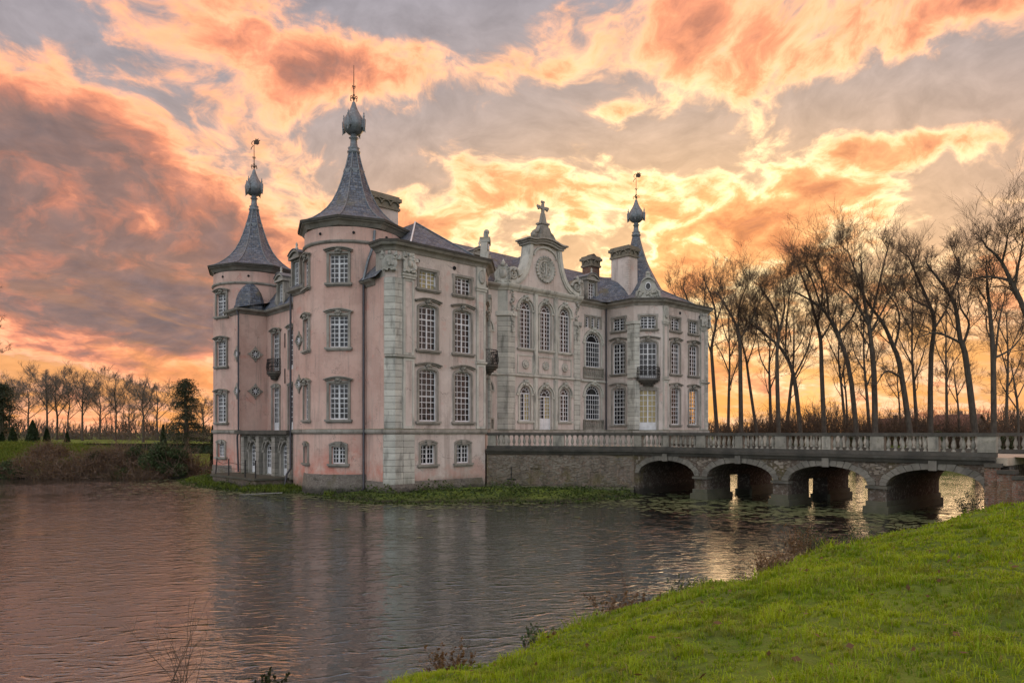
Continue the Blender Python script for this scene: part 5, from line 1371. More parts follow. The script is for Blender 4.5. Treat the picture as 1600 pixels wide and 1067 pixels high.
def tree_meshes(limbs, seed, size, dens=1., lk=1., twig=.0095, lo=.30, up=.055, tw=9):
    """limbs: list of (points world-relative, r0, r1). returns trunk mesh, crown mesh"""
    g = np.random.default_rng(seed); trunk = []; crown = []
    S_, D_, L_, R_ = [], [], [], []; sk = min(1., size / 17.)
    for li, (pts, r0, r1) in enumerate(limbs):
        n = 14; p = smooth_path(pts, n)[None]; rr = np.linspace(r0, r1, n)[None]
        if li == 0: rr[0, 0] *= 1.35; rr[0, 1] *= 1.1
        trunk.append(tubes(p, rr, 9))
        c = max(3, int((9 if li == 0 else 8) * dens)); s, d, r, t = spawn(p, rr, c, lo if li == 0 else .22, 1., .95, g)
        S_.append(s); D_.append(d); L_.append(size * lk * g.uniform(.10, .22, len(t)) * (1.3 - .95 * t)); R_.append(np.maximum(r * .36, .024 * sk))
        # the limb's own tip
        S_.append(p[:, -1]); d2 = p[:, -1] - p[:, -2]; D_.append(d2 / np.linalg.norm(d2)); L_.append(np.array([size * .06])); R_.append(np.array([r1]))
    S, D, L, Rr = np.concatenate(S_), np.concatenate(D_), np.concatenate(L_), np.concatenate(R_)
    P, rr = grow(S, D, L, Rr, Rr * .3, 8, .2, up, g); trunk.append(tubes(P, rr, 5))
    s, d, r, t = spawn(P, rr, max(3, int(5 * dens)), .2, 1., .75, g); ln = np.repeat(L, len(t) // len(L)) * g.uniform(.4, .7, len(t))
    P, rr = grow(s, d, ln, np.maximum(r * .5, .013 * sk), np.maximum(r * .22, .008 * sk), 5, .2, up * .9, g); crown.append(tubes(P, rr, 4))
    l2 = ln
    s, d, r, t = spawn(P, rr, 5, .15, 1., .75, g); ln = np.repeat(l2, 5) * g.uniform(.38, .7, len(t))
    P, rr = grow(s, d, ln, np.maximum(r * .65, twig * 1.1), np.full(len(t), twig * .8), 3, .2, up * .7, g); crown.append(tubes(P, rr, 3))
    l3 = ln
    s, d, r, t = spawn(P, rr, tw, .15, 1., .8, g); ln = np.repeat(l3, tw) * g.uniform(.45, .9, len(t))
    P, rr = grow(s, d, ln, np.full(len(t), twig * .85), np.full(len(t), twig * .5), 2, .12, up * .5, g); crown.append(ribbons(P, rr, g))
    return np_mesh('trunk', *merge(trunk), smooth=True), np_mesh('crown', *merge(crown), smooth=True)
def px3(px, py, Z, dy=0.): return np.array([(px - CX) / F * (Z + dy), Z + dy, EYE + (HY - py) / F * (Z + dy)])
def bare_tree(limbs_px, Z, seed, label, r0=.34, dens=1., group='tall bare trees on the far bank', lo=.35, twig=.0095, lk=1., cm=None):
    g = random.Random(seed)
    base = px3(*limbs_px[0][0], Z); bz = float(terrain(np.array([base[0]]), np.array([Z]))[0]) - .1
    limbs = []; size = 0
    for li, pl in enumerate(limbs_px):
        sgn = g.choice((-1, 1)); q = [px3(x, y, Z) for x, y in pl]
        dmax = g.uniform(.8, 2.6) * sgn if li else 0.
        pts = [px3(x, y, Z, dmax * (k / max(1, len(pl) - 1))) - np.array([base[0], Z, bz]) for k, (x, y) in enumerate(pl)]
        if li == 0: pts[0][2] = 0.; ra, rb = r0, r0 * .25
        else: ra, rb = r0 * (.44 if li < 3 else .36), r0 * .13
        limbs.append((pts, ra, rb)); size = max(size, max(p[2] for p in pts))
    t, c = tree_meshes(limbs, seed, size, dens, lk, lo=lo, twig=twig, tw=5 if cm else 7)
    o = empty('bare_tree', (base[0], Z, bz), 0, label, 'tree', group)
    link('trunk', t, M_bark, o); link('crown', c, cm or M_twig, o)
    return o
RT = [
 (82, 1, 'slim bare tree leaning beside the castle wall', [[(1125, 676), (1114, 583), (1112, 540), (1119, 504), (1114, 470), (1104, 446)], [(1113, 560), (1100, 510), (1092, 470)], [(1119, 504), (1130, 470), (1134, 446)]], .32),
 (76, 2, 'straight bare tree, second trunk from the castle', [[(1159, 676), (1157, 602), (1156, 537), (1150, 508), (1135, 480), (1124, 462)], [(1153, 515), (1156, 476), (1166, 448)], [(1156, 530), (1175, 500), (1188, 465)]], .36),
 (84, 3, 'thin leaning bare tree between two straighter trunks', [[(1189, 676), (1171, 599), (1166, 563), (1160, 538), (1152, 505)], [(1167, 570), (1180, 530), (1182, 500)]], .27),
 (74, 4, 'dark upright bare tree crossed by a leaning neighbour', [[(1219, 676), (1215, 618), (1214, 550), (1217, 517), (1208, 480), (1190, 452)], [(1215, 540), (1192, 517), (1170, 496)], [(1217, 520), (1226, 480), (1222, 440)]], .34),
 (77, 5, 'bare tree leaning left across an upright trunk', [[(1256, 676), (1243, 602), (1224, 550), (1196, 523), (1165, 500)], [(1228, 560), (1228, 523), (1233, 464), (1240, 430)], [(1240, 590), (1262, 545), (1270, 505)]], .36),
 (75, 6, 'upright bare tree left of the long leaning one', [[(1291, 676), (1284, 586), (1282, 530), (1273, 492), (1262, 455), (1250, 425)], [(1283, 530), (1300, 500), (1312, 455)], [(1278, 505), (1285, 460), (1280, 415)]], .35),
 (72, 7, 'long bare tree leaning left with a bowed trunk', [[(1344, 676), (1329, 589), (1307, 520), (1283, 481), (1246, 458)], [(1309, 522), (1335, 490), (1340, 455)], [(1295, 500), (1290, 450), (1270, 405)], [(1283, 481), (1270, 440), (1258, 412)]], .38),
 (70, 8, 'tallest full-crowned bare tree with a straight trunk', [[(1368, 676), (1366, 596), (1361, 537), (1357, 505), (1349, 464), (1346, 415)], [(1358, 510), (1369, 464), (1379, 420), (1388, 385)], [(1357, 508), (1333, 468), (1308, 445)], [(1360, 520), (1385, 475), (1410, 430)], [(1350, 465), (1335, 420), (1325, 392)]], .42),
 (71, 9, 'bare tree leaning left into the tallest crown', [[(1432, 676), (1408, 582), (1395, 540), (1379, 504), (1359, 478), (1345, 455)], [(1397, 545), (1405, 510), (1402, 480), (1386, 458)], [(1409, 590), (1385, 580), (1370, 600)]], .40),
 (73, 10, 'upright bare tree with a forked curving top', [[(1454, 676), (1454, 570), (1460, 504), (1447, 464), (1431, 428), (1420, 402)], [(1459, 515), (1480, 480), (1494, 440)], [(1452, 480), (1430, 470), (1415, 455)]], .38),
 (68, 11, 'stout leaning bare tree with sinuous limbs near the bridge end', [[(1533, 676), (1510, 566), (1500, 530), (1493, 481), (1477, 451), (1450, 415)], [(1504, 540), (1514, 505), (1500, 478), (1496, 430)], [(1500, 535), (1465, 520), (1440, 525)], [(1485, 462), (1500, 425), (1490, 395)]], .42),
 (66, 12, 'double-stemmed ivy-green bare tree at the right', [[(1553, 676), (1552, 570), (1548, 504), (1544, 461), (1541, 425)], [(1553, 580), (1561, 504), (1569, 468)], [(1552, 560), (1580, 545), (1600, 520)]], .38),
 (62, 13, 'big bare tree at the right edge with spreading boughs', [[(1650, 676), (1622, 560), (1600, 484), (1579, 438), (1562, 405), (1540, 385)], [(1579, 438), (1545, 432), (1520, 436)], [(1585, 450), (1592, 410), (1598, 380)], [(1565, 412), (1572, 385), (1574, 368)], [(1605, 500), (1640, 470), (1660, 430)]], .42),
 (92, 14, 'bare tree whose top shows over the castle roof corner', [[(1092, 676), (1090, 580), (1085, 520), (1078, 480), (1068, 452)], [(1086, 530), (1100, 480), (1102, 450)], [(1084, 510), (1060, 470), (1050, 452)]], .36),
 (98, 15, 'pale distant bare tree behind the leaning ones', [[(1325, 676), (1322, 620), (1318, 580), (1322, 545)], [(1321, 610), (1305, 575), (1298, 550)], [(1320, 600), (1340, 570), (1345, 548)]], .22),
 (98, 16, 'small distant bare tree between forked trunks', [[(1408, 676), (1405, 630), (1402, 595), (1404, 570)], [(1405, 625), (1388, 600), (1380, 580)], [(1404, 615), (1420, 590), (1425, 575)]], .20),
 (88, 17, 'slim distant bare tree beside the red-roofed house', [[(1500, 676), (1497, 635), (1492, 595), (1490, 568)], [(1496, 630), (1480, 600), (1474, 585)], [(1495, 620), (1508, 595), (1512, 575)]], .20),
 (80, 18, 'bushy low bare tree at the right edge', [[(1592, 676), (1590, 640), (1585, 600), (1580, 570)], [(1590, 640), (1570, 610), (1560, 590)], [(1588, 625), (1605, 590), (1612, 570)]], .24)]
for Z, sd, lab, pl, r0 in RT: bare_tree(pl, Z, sd, lab, r0 * .74, (1.15, 1., 1.25)[sd % 3] if sd < 14 else .8, twig=.0078, lk=1.22)

LB = ['hazy bare tree in the second rank beside the castle', 'hazy second-rank bare tree behind the thin leaning one', 'hazy second-rank bare tree behind the crossed trunks', 'hazy second-rank bare tree left of the bowed trunk', 'hazy second-rank bare tree right of the bowed trunk', 'hazy second-rank bare tree left of the forked one', 'hazy second-rank bare tree behind the forked one', 'hazy second-rank bare tree before the right edge']
for i, (px, yt) in enumerate(((1140, 470), (1202, 478), (1240, 465), (1310, 452), (1350, 470), (1425, 448), (1478, 455), (1575, 470))):
    gq = random.Random(300 + i); dx = gq.uniform(-14, 14); h = 676 - yt
    pl = [[(px - dx, 676), (px - dx * .4, 676 - h * .3), (px, 676 - h * .55), (px + gq.uniform(-6, 6), yt + 25)]]
    for k in range(4):
        sg = -1 if k % 2 else 1; y0 = 676 - h * (.34 + .11 * k); pl.append([(px - dx * .3, y0), (px + sg * gq.uniform(9, 16), y0 - h * .14), (px + sg * gq.uniform(16, 30), y0 - h * gq.uniform(.22, .34))])
    bare_tree(pl, 90 + 2.5 * (i % 4), 320 + i, LB[i], .22 + .02 * (i % 3), .8, 'second rank of bare trees on the right', .25, .0085, 1.15)
def round_tree(px, ytop, Z, seed, label, wpx=45, group='bare trees behind the left hedge', trunk=.3):
    g = random.Random(seed); h = 676 - ytop; fk = 676 - h * .30
    pl = [[(px, 680), (px + g.uniform(-2, 2), fk), (px + g.uniform(-3, 3), 676 - h * .6), (px + g.uniform(-4, 4), ytop + h * .12)]]
    for k in range(4):
        s = -1 if k % 2 else 1; y0 = 676 - h * (.28 + .1 * k)
        pl.append([(px, y0), (px + s * wpx * g.uniform(.14, .22), y0 - h * .18), (px + s * wpx * g.uniform(.26, .42), y0 - h * g.uniform(.3, .42))])
    return bare_tree(pl, Z, seed, label, trunk, 1.0, group, .28, .0085, 1.55, M_twighaze)
LT = [(15, 588, 92, 'bare tree left of the dark evergreen at the picture edge'), (74, 579, 88, 'tall bare tree right of the largest clipped cone'), (89, 583, 94, 'dark-trunked bare tree above the long hedge'), (108, 600, 104, 'smaller bare tree beside a low clipped cone'),
      (129, 586, 90, 'rounded bare tree with clear straight trunk above the hedge'), (157, 605, 106, 'narrow bare tree between two rounder ones'), (180, 588, 93, 'bare tree with haze-paled twigs rising above the brambles'), (202, 610, 108, 'low distant bare tree behind the ivy bush'),
      (224, 597, 90, 'spreading bare tree left of the cedar'), (247, 602, 98, 'bare tree close beside the cedar'), (318, 622, 100, 'small bare tree between cedar and castle tower'), (45, 604, 108, 'distant bare tree behind the clipped cones')]
for i, (px, yt, Z, lab) in enumerate(LT): round_tree(px, yt + (4, -6, 9, 0, -2)[i % 5], Z, 40 + i, lab, (52, 74, 62, 86)[i % 4], trunk=.13 + .012 * (i % 3))
bare_tree([[(-95, 690), (-90, 600), (-75, 520), (-60, 440)], [(-85, 560), (-45, 520), (-15, 500)], [(-80, 540), (-40, 560), (-12, 545)], [(-75, 520), (-50, 470), (-20, 455)]], 64, 71, 'bare tree whose twigs reach in at the left edge', .34, .8, 'bare trees behind the left hedge')

# ------------------------------------------------------------------ leafy things
def leaf_cloud(P, size, g, flat=.0, asp=.6, droop=0.):
    """a small quad leaf at each point"""
    n = len(P); a = g.normal(0, 1, (n, 3)); a[:, 2] *= (1 - flat); a[:, 2] -= droop; a /= np.linalg.norm(a, axis=1, keepdims=True)
    b = g.normal(0, 1, (n, 3)); b[:, 2] *= (1 - flat); b -= a * (a * b).sum(1, keepdims=True); b /= np.linalg.norm(b, axis=1, keepdims=True)
    s = (size * g.uniform(.6, 1.3, n))[:, None]; a = a * s; b = b * s * asp
    V = np.stack([P - a * .5, P + b * .5, P + a * .5, P - b * .5], 1).reshape(-1, 3)
    return V, np.arange(n * 4).reshape(n, 4)
def ell(n, r, g, shell=.55):
    d = g.normal(0, 1, (n, 3)); d /= np.linalg.norm(d, axis=1, keepdims=True)
    return d * (g.uniform(shell, 1, n) ** .6)[:, None] * np.array(r)
def lumpy(n, w, dp, h, g, k=14):
    """points through an uneven mound standing on z=0"""
    cs = np.stack([g.uniform(-.75, .75, k) * w, g.uniform(-.6, .6, k) * dp, g.uniform(.15, .68, k) * h], 1)
    cs[:, 2] *= np.sqrt(np.maximum(.15, 1 - (cs[:, 0] / w) ** 2))
    rr = g.uniform(.22, .42, k) * min(w, h)
    i = g.integers(0, k, n); P = cs[i] + ell(n, (1, 1, .9), g) * rr[i][:, None]
    P[:, 2] = np.abs(P[:, 2]); return P
def ground_z(x, y): return float(terrain(np.array([x]), np.array([y]))[0])
def bush(px, Z, wpx, hm, seed, mat, label, leaf=.14, n=5000, cat='bush', name='ivy_bush', group=None, twigs=True, z=None):
    g = np.random.default_rng(seed); X = (px - CX) / F * Z; w = wpx / F * Z / 2
    z0 = (ground_z(X, Z) if z is None else z) - .05
    o = empty(name, (X, Z, z0), 0, label, cat, group)
    V, Q = leaf_cloud(lumpy(n, w, max(w * .6, .8), hm, g), leaf, g); link('foliage', np_mesh('foliage', V, Q), mat, o)
    if twigs:
        m = 60; S = np.stack([g.uniform(-.7, .7, m) * w, g.uniform(-.5, .5, m) * w * .5, np.zeros(m)], 1)
        D = np.stack([g.normal(0, .5, m), g.normal(0, .4, m), np.ones(m)], 1); D /= np.linalg.norm(D, axis=1, keepdims=True)
        P, rr = grow(S, D, g.uniform(.5, 1.1, m) * hm, np.full(m, .03), np.full(m, .008), 6, .2, .02, g); link('stems', np_mesh('stems', *tubes(P, rr, 4)), M_bramble, o)
    return o
def bramble(px, Z, wpx, hm, seed, label, name='bramble_thicket', n=330, mat=None, group='leafless thickets', z=None, leafm=None):
    g = np.random.default_rng(seed); X = (px - CX) / F * Z; w = wpx / F * Z / 2; z0 = (ground_z(X, Z) if z is None else z) - .05
    o = empty(name, (X, Z, z0), 0, label, 'thicket', group)
    S = np.stack([g.uniform(-1, 1, n) * w, g.uniform(-1, 1, n) * max(.8, w * .3), np.zeros(n)], 1)
    for i in range(n): S[i, 2] = ground_z(X + S[i, 0], Z + S[i, 1]) - z0 - .05
    D = np.stack([g.normal(0, .6, n), g.normal(0, .5, n), g.uniform(.5, 1.3, n)], 1); D /= np.linalg.norm(D, axis=1, keepdims=True)
    L = g.uniform(.45, 1.05, n) * hm * (1.15 - .4 * np.abs(S[:, 0] / w))
    P, rr = grow(S, D, L, np.full(n, .022), np.full(n, .010), 6, .22, -.06, g); parts = [tubes(P, rr, 3)]
    s, d, r, t = spawn(P, rr, 8, .15, 1, .9, g, .1); P2, r2 = grow(s, d, g.uniform(.15, .4, len(t)) * hm, np.full(len(t), .013), np.full(len(t), .008), 2, .25, -.05, g); parts.append(ribbons(P2, r2, g))
    link('stems', np_mesh('stems', *merge(parts)), mat or M_bramble, o)
    q = P2[:, -1][g.random(len(P2)) < .75]; V, Q = leaf_cloud(np.concatenate([q + g.normal(0, .1, q.shape) for _ in range(2)]), .10, g); link('foliage', np_mesh('foliage', V, Q), leafm or M_brown, o)
    return o
# left bank
bush(258, 61.5, 78, 3.6, 1, M_ivy, 'big dark ivy-clad bush on the left bank below the cedar', .17, 9000)
bush(212, 62.5, 40, 2.6, 2, M_ivy, 'smaller ivy bush on the bank beside the big one', .15, 3500)
bush(18, 60.8, 70, 1.7, 3, M_ivy, 'low dark evergreen bush at the water in the left corner', .15, 4000)
bush(150, 62.0, 46, 2.2, 4, M_yew, 'dark rounded bush halfway along the left bank', .14, 3000)
bush(180, 60.9, 40, 1.4, 9, M_ivy, 'low ivy clump at the left waterline', .14, 2500)
for i, (px, Z, w, h, lab) in enumerate(((60, 61.2, 110, 1.6, 'brown bramble thicket at the waterline on the left'), (120, 61.0, 90, 1.9, 'tangled brown brambles below the bright grass bank'), (175, 62.6, 70, 2.3, 'tall tangle of leafless stems left of the ivy bush'), (215, 60.8, 90, 1.5, 'brown brambles in front of the ivy bush'), (305, 62.5, 70, 2.3, 'brown thicket between ivy bush and castle'), (325, 61.3, 40, 1.3, 'low brambles next to the castle tower'), (75, 64.5, 36, 1.7, 'lone reddish shrub on the grass bank'))):
    bramble(px, Z, w, h, 20 + i, lab, z=None)
for i, (px, w, lab) in enumerate(((60, 110, 'low twiggy scrub behind the clipped cones'), (150, 100, 'low twiggy scrub under the middle bare trees'), (225, 90, 'low twiggy scrub left of the cedar trunk'), (310, 70, 'low twiggy scrub between cedar and tower'))):
    bramble(px, 100 + (i % 2) * 2, w, 1.9, 140 + i, lab, 'undergrowth', 190, M_twighaze, 'scrub behind the left hedge')
# clipped cones and hedge
def cone(px, ytop, Z, wpx, seed, label):
    g = np.random.default_rng(seed); X = (px - CX) / F * Z; z0 = ground_z(X, Z) - .05; h = EYE + (676 - ytop) / F * Z - z0; w = wpx / F * Z / 2
    n = 4200; t = g.uniform(0, 1, n) ** .7; t = 1 - t; a = g.uniform(0, 6.283, n); r = w * (1 - t) ** .75 * g.uniform(.82, 1.04, n)
    P = np.stack([r * np.cos(a), r * np.sin(a), t * h], 1); o = empty('clipped_cone', (X, Z, z0), 0, label, 'topiary', 'clipped yew cones along the hedge')
    V, Q = leaf_cloud(P, .16, g); link('foliage', np_mesh('foliage', V, Q), M_yew, o); MB().lathe([(.1, 0), (.08, h * .7)], 6).build('trunk', M_bark, o)
for i, (px, yt, Z, w, lab) in enumerate(((51, 656, 78, 21, 'largest clipped yew cone standing behind the left hedge'), (20, 667, 80, 14, 'small clipped cone near the left picture edge'), (73, 668, 80, 11, 'small clipped cone just right of the largest one'), (105, 674, 82, 8, 'smallest clipped cone by the hedge'), (332, 664, 78, 9, 'slim clipped cone beside the castle tower'), (3, 674, 80, 9, 'clipped cone cut by the left picture edge'), (255, 663, 84, 11, 'clipped cone behind the ivy bush'))): cone(px, yt, Z, w, 60 + i, lab)
g = np.random.default_rng(5); hx0, hx1, hz = -60, -24, 74.
n = 26000; P = np.stack([g.uniform(hx0, hx1, n), hz + g.choice((-.5, .5), n) * g.uniform(.7, 1.05, n), g.uniform(0, 1, n)], 1); tops = g.random(n) < .45; P[tops, 1] = hz + g.uniform(-.5, .5, tops.sum()); P[tops, 2] = g.uniform(.9, 1.03, tops.sum())
hzb = ground_z(-40., hz); hd = empty('clipped_hedge', (-42, hz, hzb - .3), 0, 'long low clipped hedge along the top of the left bank', 'hedge')
P[:, 0] += 42; P[:, 1] -= hz; V, Q = leaf_cloud(P, .15, g); link('foliage', np_mesh('foliage', V, Q), M_hedge, hd); MB().box(hx0 + 42, hx1 + 42, -.42, .42, 0, .85).build('core', M_yew, hd)
# cedar and edge evergreen
def cedar(px, ytop, Z, wpx, seed, label, mat=M_cedar, tiers=8):
    g = np.random.default_rng(seed); X = (px - CX) / F * Z; z0 = ground_z(X, Z) - .05; h = EYE + (676 - ytop) / F * Z - z0; w = wpx / F * Z / 2
    o = empty('cedar_tree', (X, Z, z0), 0, label, 'tree')
    tr = [tubes(smooth_path([(0, 0, 0), (.1, 0, h * .4), (-.1, .1, h * .75), (.15, 0, h * .98)], 10)[None], np.linspace(.34, .05, 10)[None], 8)]; pts = []
    for k in range(tiers):
        zt = h * (.22 + .76 * k / (tiers - 1)); rad = w * (1.15 - .85 * (k / (tiers - 1)) ** 1.2)
        for q in range(6):
            a = g.uniform(0, 6.283); zt = h * np.clip(.20 + .76 * (k + g.uniform(-.7, .7)) / (tiers - 1), .15, .97); rad = w * (1.15 - .85 * max(0., (zt / h - .2) / .76) ** 1.1); rl = rad * g.uniform(.4, 1.15)
            p = smooth_path([(0, 0, zt), (math.cos(a) * rl * .5, math.sin(a) * rl * .5, zt + .25), (math.cos(a) * rl, math.sin(a) * rl, zt - .55 * rl * g.uniform(.3, 1.))], 6); tr.append(tubes(p[None], np.linspace(.07, .02, 6)[None], 4))
            m = 330; f_ = g.uniform(.25, 1.05, m); idx = np.clip((f_ * 5).astype(int), 0, 4); c = p[idx] + (p[idx + 1] - p[idx]) * ((f_ * 5) - idx)[:, None]
            off = g.normal(0, 1, (m, 3)) * np.array([.40, .40, .07]) * (.5 + f_[:, None]); off[:, 2] -= np.abs(g.normal(0, .28, m)) * f_; pts.append(c + off)
    link('trunk', np_mesh('trunk', *merge(tr), smooth=True), M_bark, o); V, Q = leaf_cloud(np.concatenate(pts), .19, g, .3, .4, .2); link('crown', np_mesh('crown', V, Q), mat, o)
cedar(290, 592, 82, 80, 3, 'dark drooping cedar standing left of the castle tower'); cedar(2, 600, 84, 62, 4, 'dark spreading evergreen at the left picture edge', M_cedar, 8)
# right bank undergrowth
labs = ['brown undergrowth against the castle corner', 'twiggy brown undergrowth under the second tree', 'undergrowth below the crossing trunks', 'tangled undergrowth left of the bowed tree', 'grey-brown thicket beneath the tallest tree', 'low thicket in front of the small red roof', 'thicket beside the stout leaning tree', 'dense brushwood at the right edge']
for i, lab in enumerate(labs): bramble(1130 + 64 * i, 88 + (i % 3) * 2, 88, 4.6 + (i % 3) * .6, 90 + i, lab, 'undergrowth', 260, M_twig, 'undergrowth on the far right bank')
for i, (px, w, h, lab) in enumerate(((1450, 60, 2.6, 'evergreen hedge bush before the red-roofed house'), (1340, 50, 2.0, 'low green bush between leaning trunks'), (1572, 40, 3.2, 'ivy-green bush round the double-stemmed tree'))): bush(px, 86, w, h, 120 + i, M_ivy, lab, .2, 2500)
# far woods along the skyline: one mass
def woods(x0, x1, Y, h, n, seed, name, label):
    g = np.random.default_rng(seed); x = g.uniform(x0, x1, n); hh = h * (.45 + .75 * vnoise(x * .06, x * 0 + seed, seed)) * (.7 + .5 * vnoise(x * .3, x * 0, seed + 1))
    S = np.stack([x, Y + g.uniform(-8, 8, n), np.full(n, 2.3)], 1); D = np.stack([g.normal(0, .22, n), g.normal(0, .2, n), np.ones(n)], 1)
    P, rr = grow(S, D / np.linalg.norm(D, axis=1, keepdims=True), hh * g.uniform(.5, 1, n), np.full(n, .12), np.full(n, .04), 5, .12, .02, g)
    s, d, r, t = spawn(P, rr, 6, .3, 1, .8, g, .3); P2, r2 = grow(s, d, np.repeat(hh, 6) * g.uniform(.1, .28, len(t)), np.full(len(t), .05), np.full(len(t), .025), 2, .2, .05, g)
    tag(link(name, np_mesh(name, *merge([tubes(P, rr, 3), ribbons(P2, r2, g)])), M_twig), label, 'woods', kind='stuff')
woods(30, 175, 165, 7.5, 1700, 2, 'far_woods', 'far leafless wood along the skyline right of the castle'); woods(-150, -40, 190, 6.5, 1000, 3, 'far_woods', 'far leafless wood low on the skyline at the left')

# houses behind the right trees
def house(px, Z, w, l, hw_, hr, rot, label, hip=.0):
    X = (px - CX) / F * Z; z0 = ground_z(X, Z) - .1; o = empty('house', (X, Z, z0), rot, label, 'house', 'red-roofed houses beyond the trees')
    b = MB().box(-w / 2, w / 2, -l / 2, l / 2, 0, hw_); b.slab([(-w / 2 + .01, hw_), (w / 2 - .01, hw_), (0, hw_ + hr)], -l / 2 + .01, l / 2 - .01, Matrix.Identity(4)); b.build('wall', M_brickred, o)
    r_ = MB(); e = .45
    for sx in (-1, 1):
        x1 = sx * (w / 2 + e); z1 = hw_ - e * hr / (w / 2)
        r_.add([(x1, -l / 2 - e, z1), (x1, l / 2 + e, z1), (0, l / 2 + e, hw_ + hr + .02), (0, -l / 2 - e, hw_ + hr + .02), (x1, -l / 2 - e, z1 + .18), (x1, l / 2 + e, z1 + .18), (0, l / 2 + e, hw_ + hr + .2), (0, -l / 2 - e, hw_ + hr + .2)], [(0, 1, 2, 3), (4, 7, 6, 5), (0, 4, 5, 1), (3, 2, 6, 7), (0, 3, 7, 4), (1, 5, 6, 2)])
    ro = r_.build('roof', M_tile, o); MB().box(.3, .9, -.4, .4, hw_ + hr * .7, hw_ + hr + .9).build('chimney', M_brickred, ro)
    for x in (-w / 4, w / 4):
        wi = MB().box(x - .5, x + .5, -l / 2 - .05, -l / 2 + .02, 1.0, 2.3).build('window', M_white, o); MB().box(x - .42, x + .42, -l / 2 - .07, -l / 2 - .052, 1.08, 2.22).build('pane', M_glass, wi)
house(1497, 140, 7, 8, 1.6, 2.9, R(28), 'red-tiled house behind the stout leaning tree'); house(1400, 165, 5, 8, 1.6, 2.6, R(75), 'long red-roofed house behind the tallest tree')

# ------------------------------------------------------------------ plants on the water and grass on the banks
g = np.random.default_rng(21)
def scatter(n, x0, x1, y0, y1, cond):
    x = g.uniform(x0, x1, n); y = g.uniform(y0, y1, n); k = cond(x, y); return x[k], y[k]
# leafy weeds on the wet margin below the walls
def margin(x, y):
    i = sdf(x, y, ISLE); return (i < .6) & (i > -5.5)
x, y = scatter(90000, -28, 10, 37, 60, margin)
wgt = vnoise(x * 1.1, y * 1.1, 8); k = g.random(len(x)) < (.15 + .85 * wgt); x, y, wgt = x[k], y[k], wgt[k]
z = np.maximum(terrain(x, y), WL) + g.uniform(0, 1, len(x)) ** 1.5 * (.08 + 1.0 * np.maximum(0, vnoise(x * .8, y * .8, 9) - .35) * np.clip(-sdf(x, y, ISLE) / 1.5 + .3, .15, 1.2))
V, Q = leaf_cloud(np.stack([x, y, z], 1), .15, g, .45, .7)
tag(link('water_weeds', np_mesh('water_weeds', V, Q), M_weed), 'leafy green water weeds along the foot of the castle walls', 'weeds', kind='stuff')
# floating pads
def padc(x, y):
    i = sdf(x, y, ISLE); m = sdf(x, y, MOAT)
    near_isle = np.exp(-np.maximum(i, 0) / 1.5) * (i > -.3) * (y < 60)
    bx = (x - cw(BS, -8.1).x) * CU.x + (y - cw(BS, -8.1).y) * CU.y; by = -((x - cw(BS, -8.1).x) * CV.x + (y - cw(BS, -8.1).y) * CV.y)
    under = ((bx > -7.5) & (bx < 12) & (by > -6) & (by < 22)) * np.clip(1.0 - np.abs(bx + 1.5) / 7.5, 0, 1)
    w = np.maximum(near_isle * 1.1, under * 1.0) * np.clip((vnoise(x * .55, y * .9, 12) * .6 + vnoise(x * 1.7, y * 1.7, 13) * .5 - .33) * 2.6, 0, 1)
    return (m < -.05) & (g.random(len(x)) < w)
x, y = scatter(70000, -30, 24, 26, 60, padc)
n = len(x); s = g.uniform(.05, .15, n); a0 = g.uniform(0, 6.28, n); kk = 7; w = np.arange(kk) * 2 * np.pi / kk
V = np.stack([x[:, None] + s[:, None] * np.cos(a0[:, None] + w) * 1.25, y[:, None] + s[:, None] * np.sin(a0[:, None] + w), np.repeat((WL + g.uniform(.006, .02, n))[:, None], kk, 1)], -1).reshape(-1, 3)
me = bpy.data.meshes.new('lily_pads'); me.vertices.add(n * kk); me.vertices.foreach_set('co', V.astype(np.float32).ravel()); me.loops.add(n * kk); me.loops.foreach_set('vertex_index', np.arange(n * kk, dtype=np.int32)); me.polygons.add(n); me.polygons.foreach_set('loop_start', np.arange(n, dtype=np.int32) * kk); me.update(calc_edges=True)
tag(link('lily_pads', me, M_pad), 'small floating leaves drifting on the dark moat', 'water plants', kind='stuff')

def blades(x, y, h, w, lean=.75):
    n = len(x); z = terrain(x, y); a = g.uniform(0, 6.283, n); l = h * np.abs(g.normal(0, lean, n)); b = g.uniform(0, 6.283, n)
    dx, dy = np.cos(a), np.sin(a); px_, py_ = np.cos(b) * w / 2, np.sin(b) * w / 2
    B0 = np.stack([x - px_, y - py_, z - .02], 1); B1 = np.stack([x + px_, y + py_, z - .02], 1)
    mx_, my_, mz = x + dx * l * .35, y + dy * l * .35, z + h * .6
    M0 = np.stack([mx_ - px_ * .8, my_ - py_ * .8, mz], 1); M1 = np.stack([mx_ + px_ * .8, my_ + py_ * .8, mz], 1)
    T = np.stack([x + dx * l, y + dy * l, z + h * np.clip(1.05 - .35 * (l / h) ** 2, .35, 1.05)], 1)
    V = np.stack([B0, B1, M1, M0, T], 1).reshape(-1, 3); i = np.arange(n)[:, None] * 5
    return V, i + np.array([0, 1, 2, 3]), i + np.array([3, 2, 4])
def bankc(x, y):
    d = sdf(x, y, MOAT); ang = np.abs(x / np.maximum(y, .1)); return (d > .02) & (x / np.maximum(y, .1) < 1.2) & (x / np.maximum(y, .1) > -.7) & (y > 2.6)
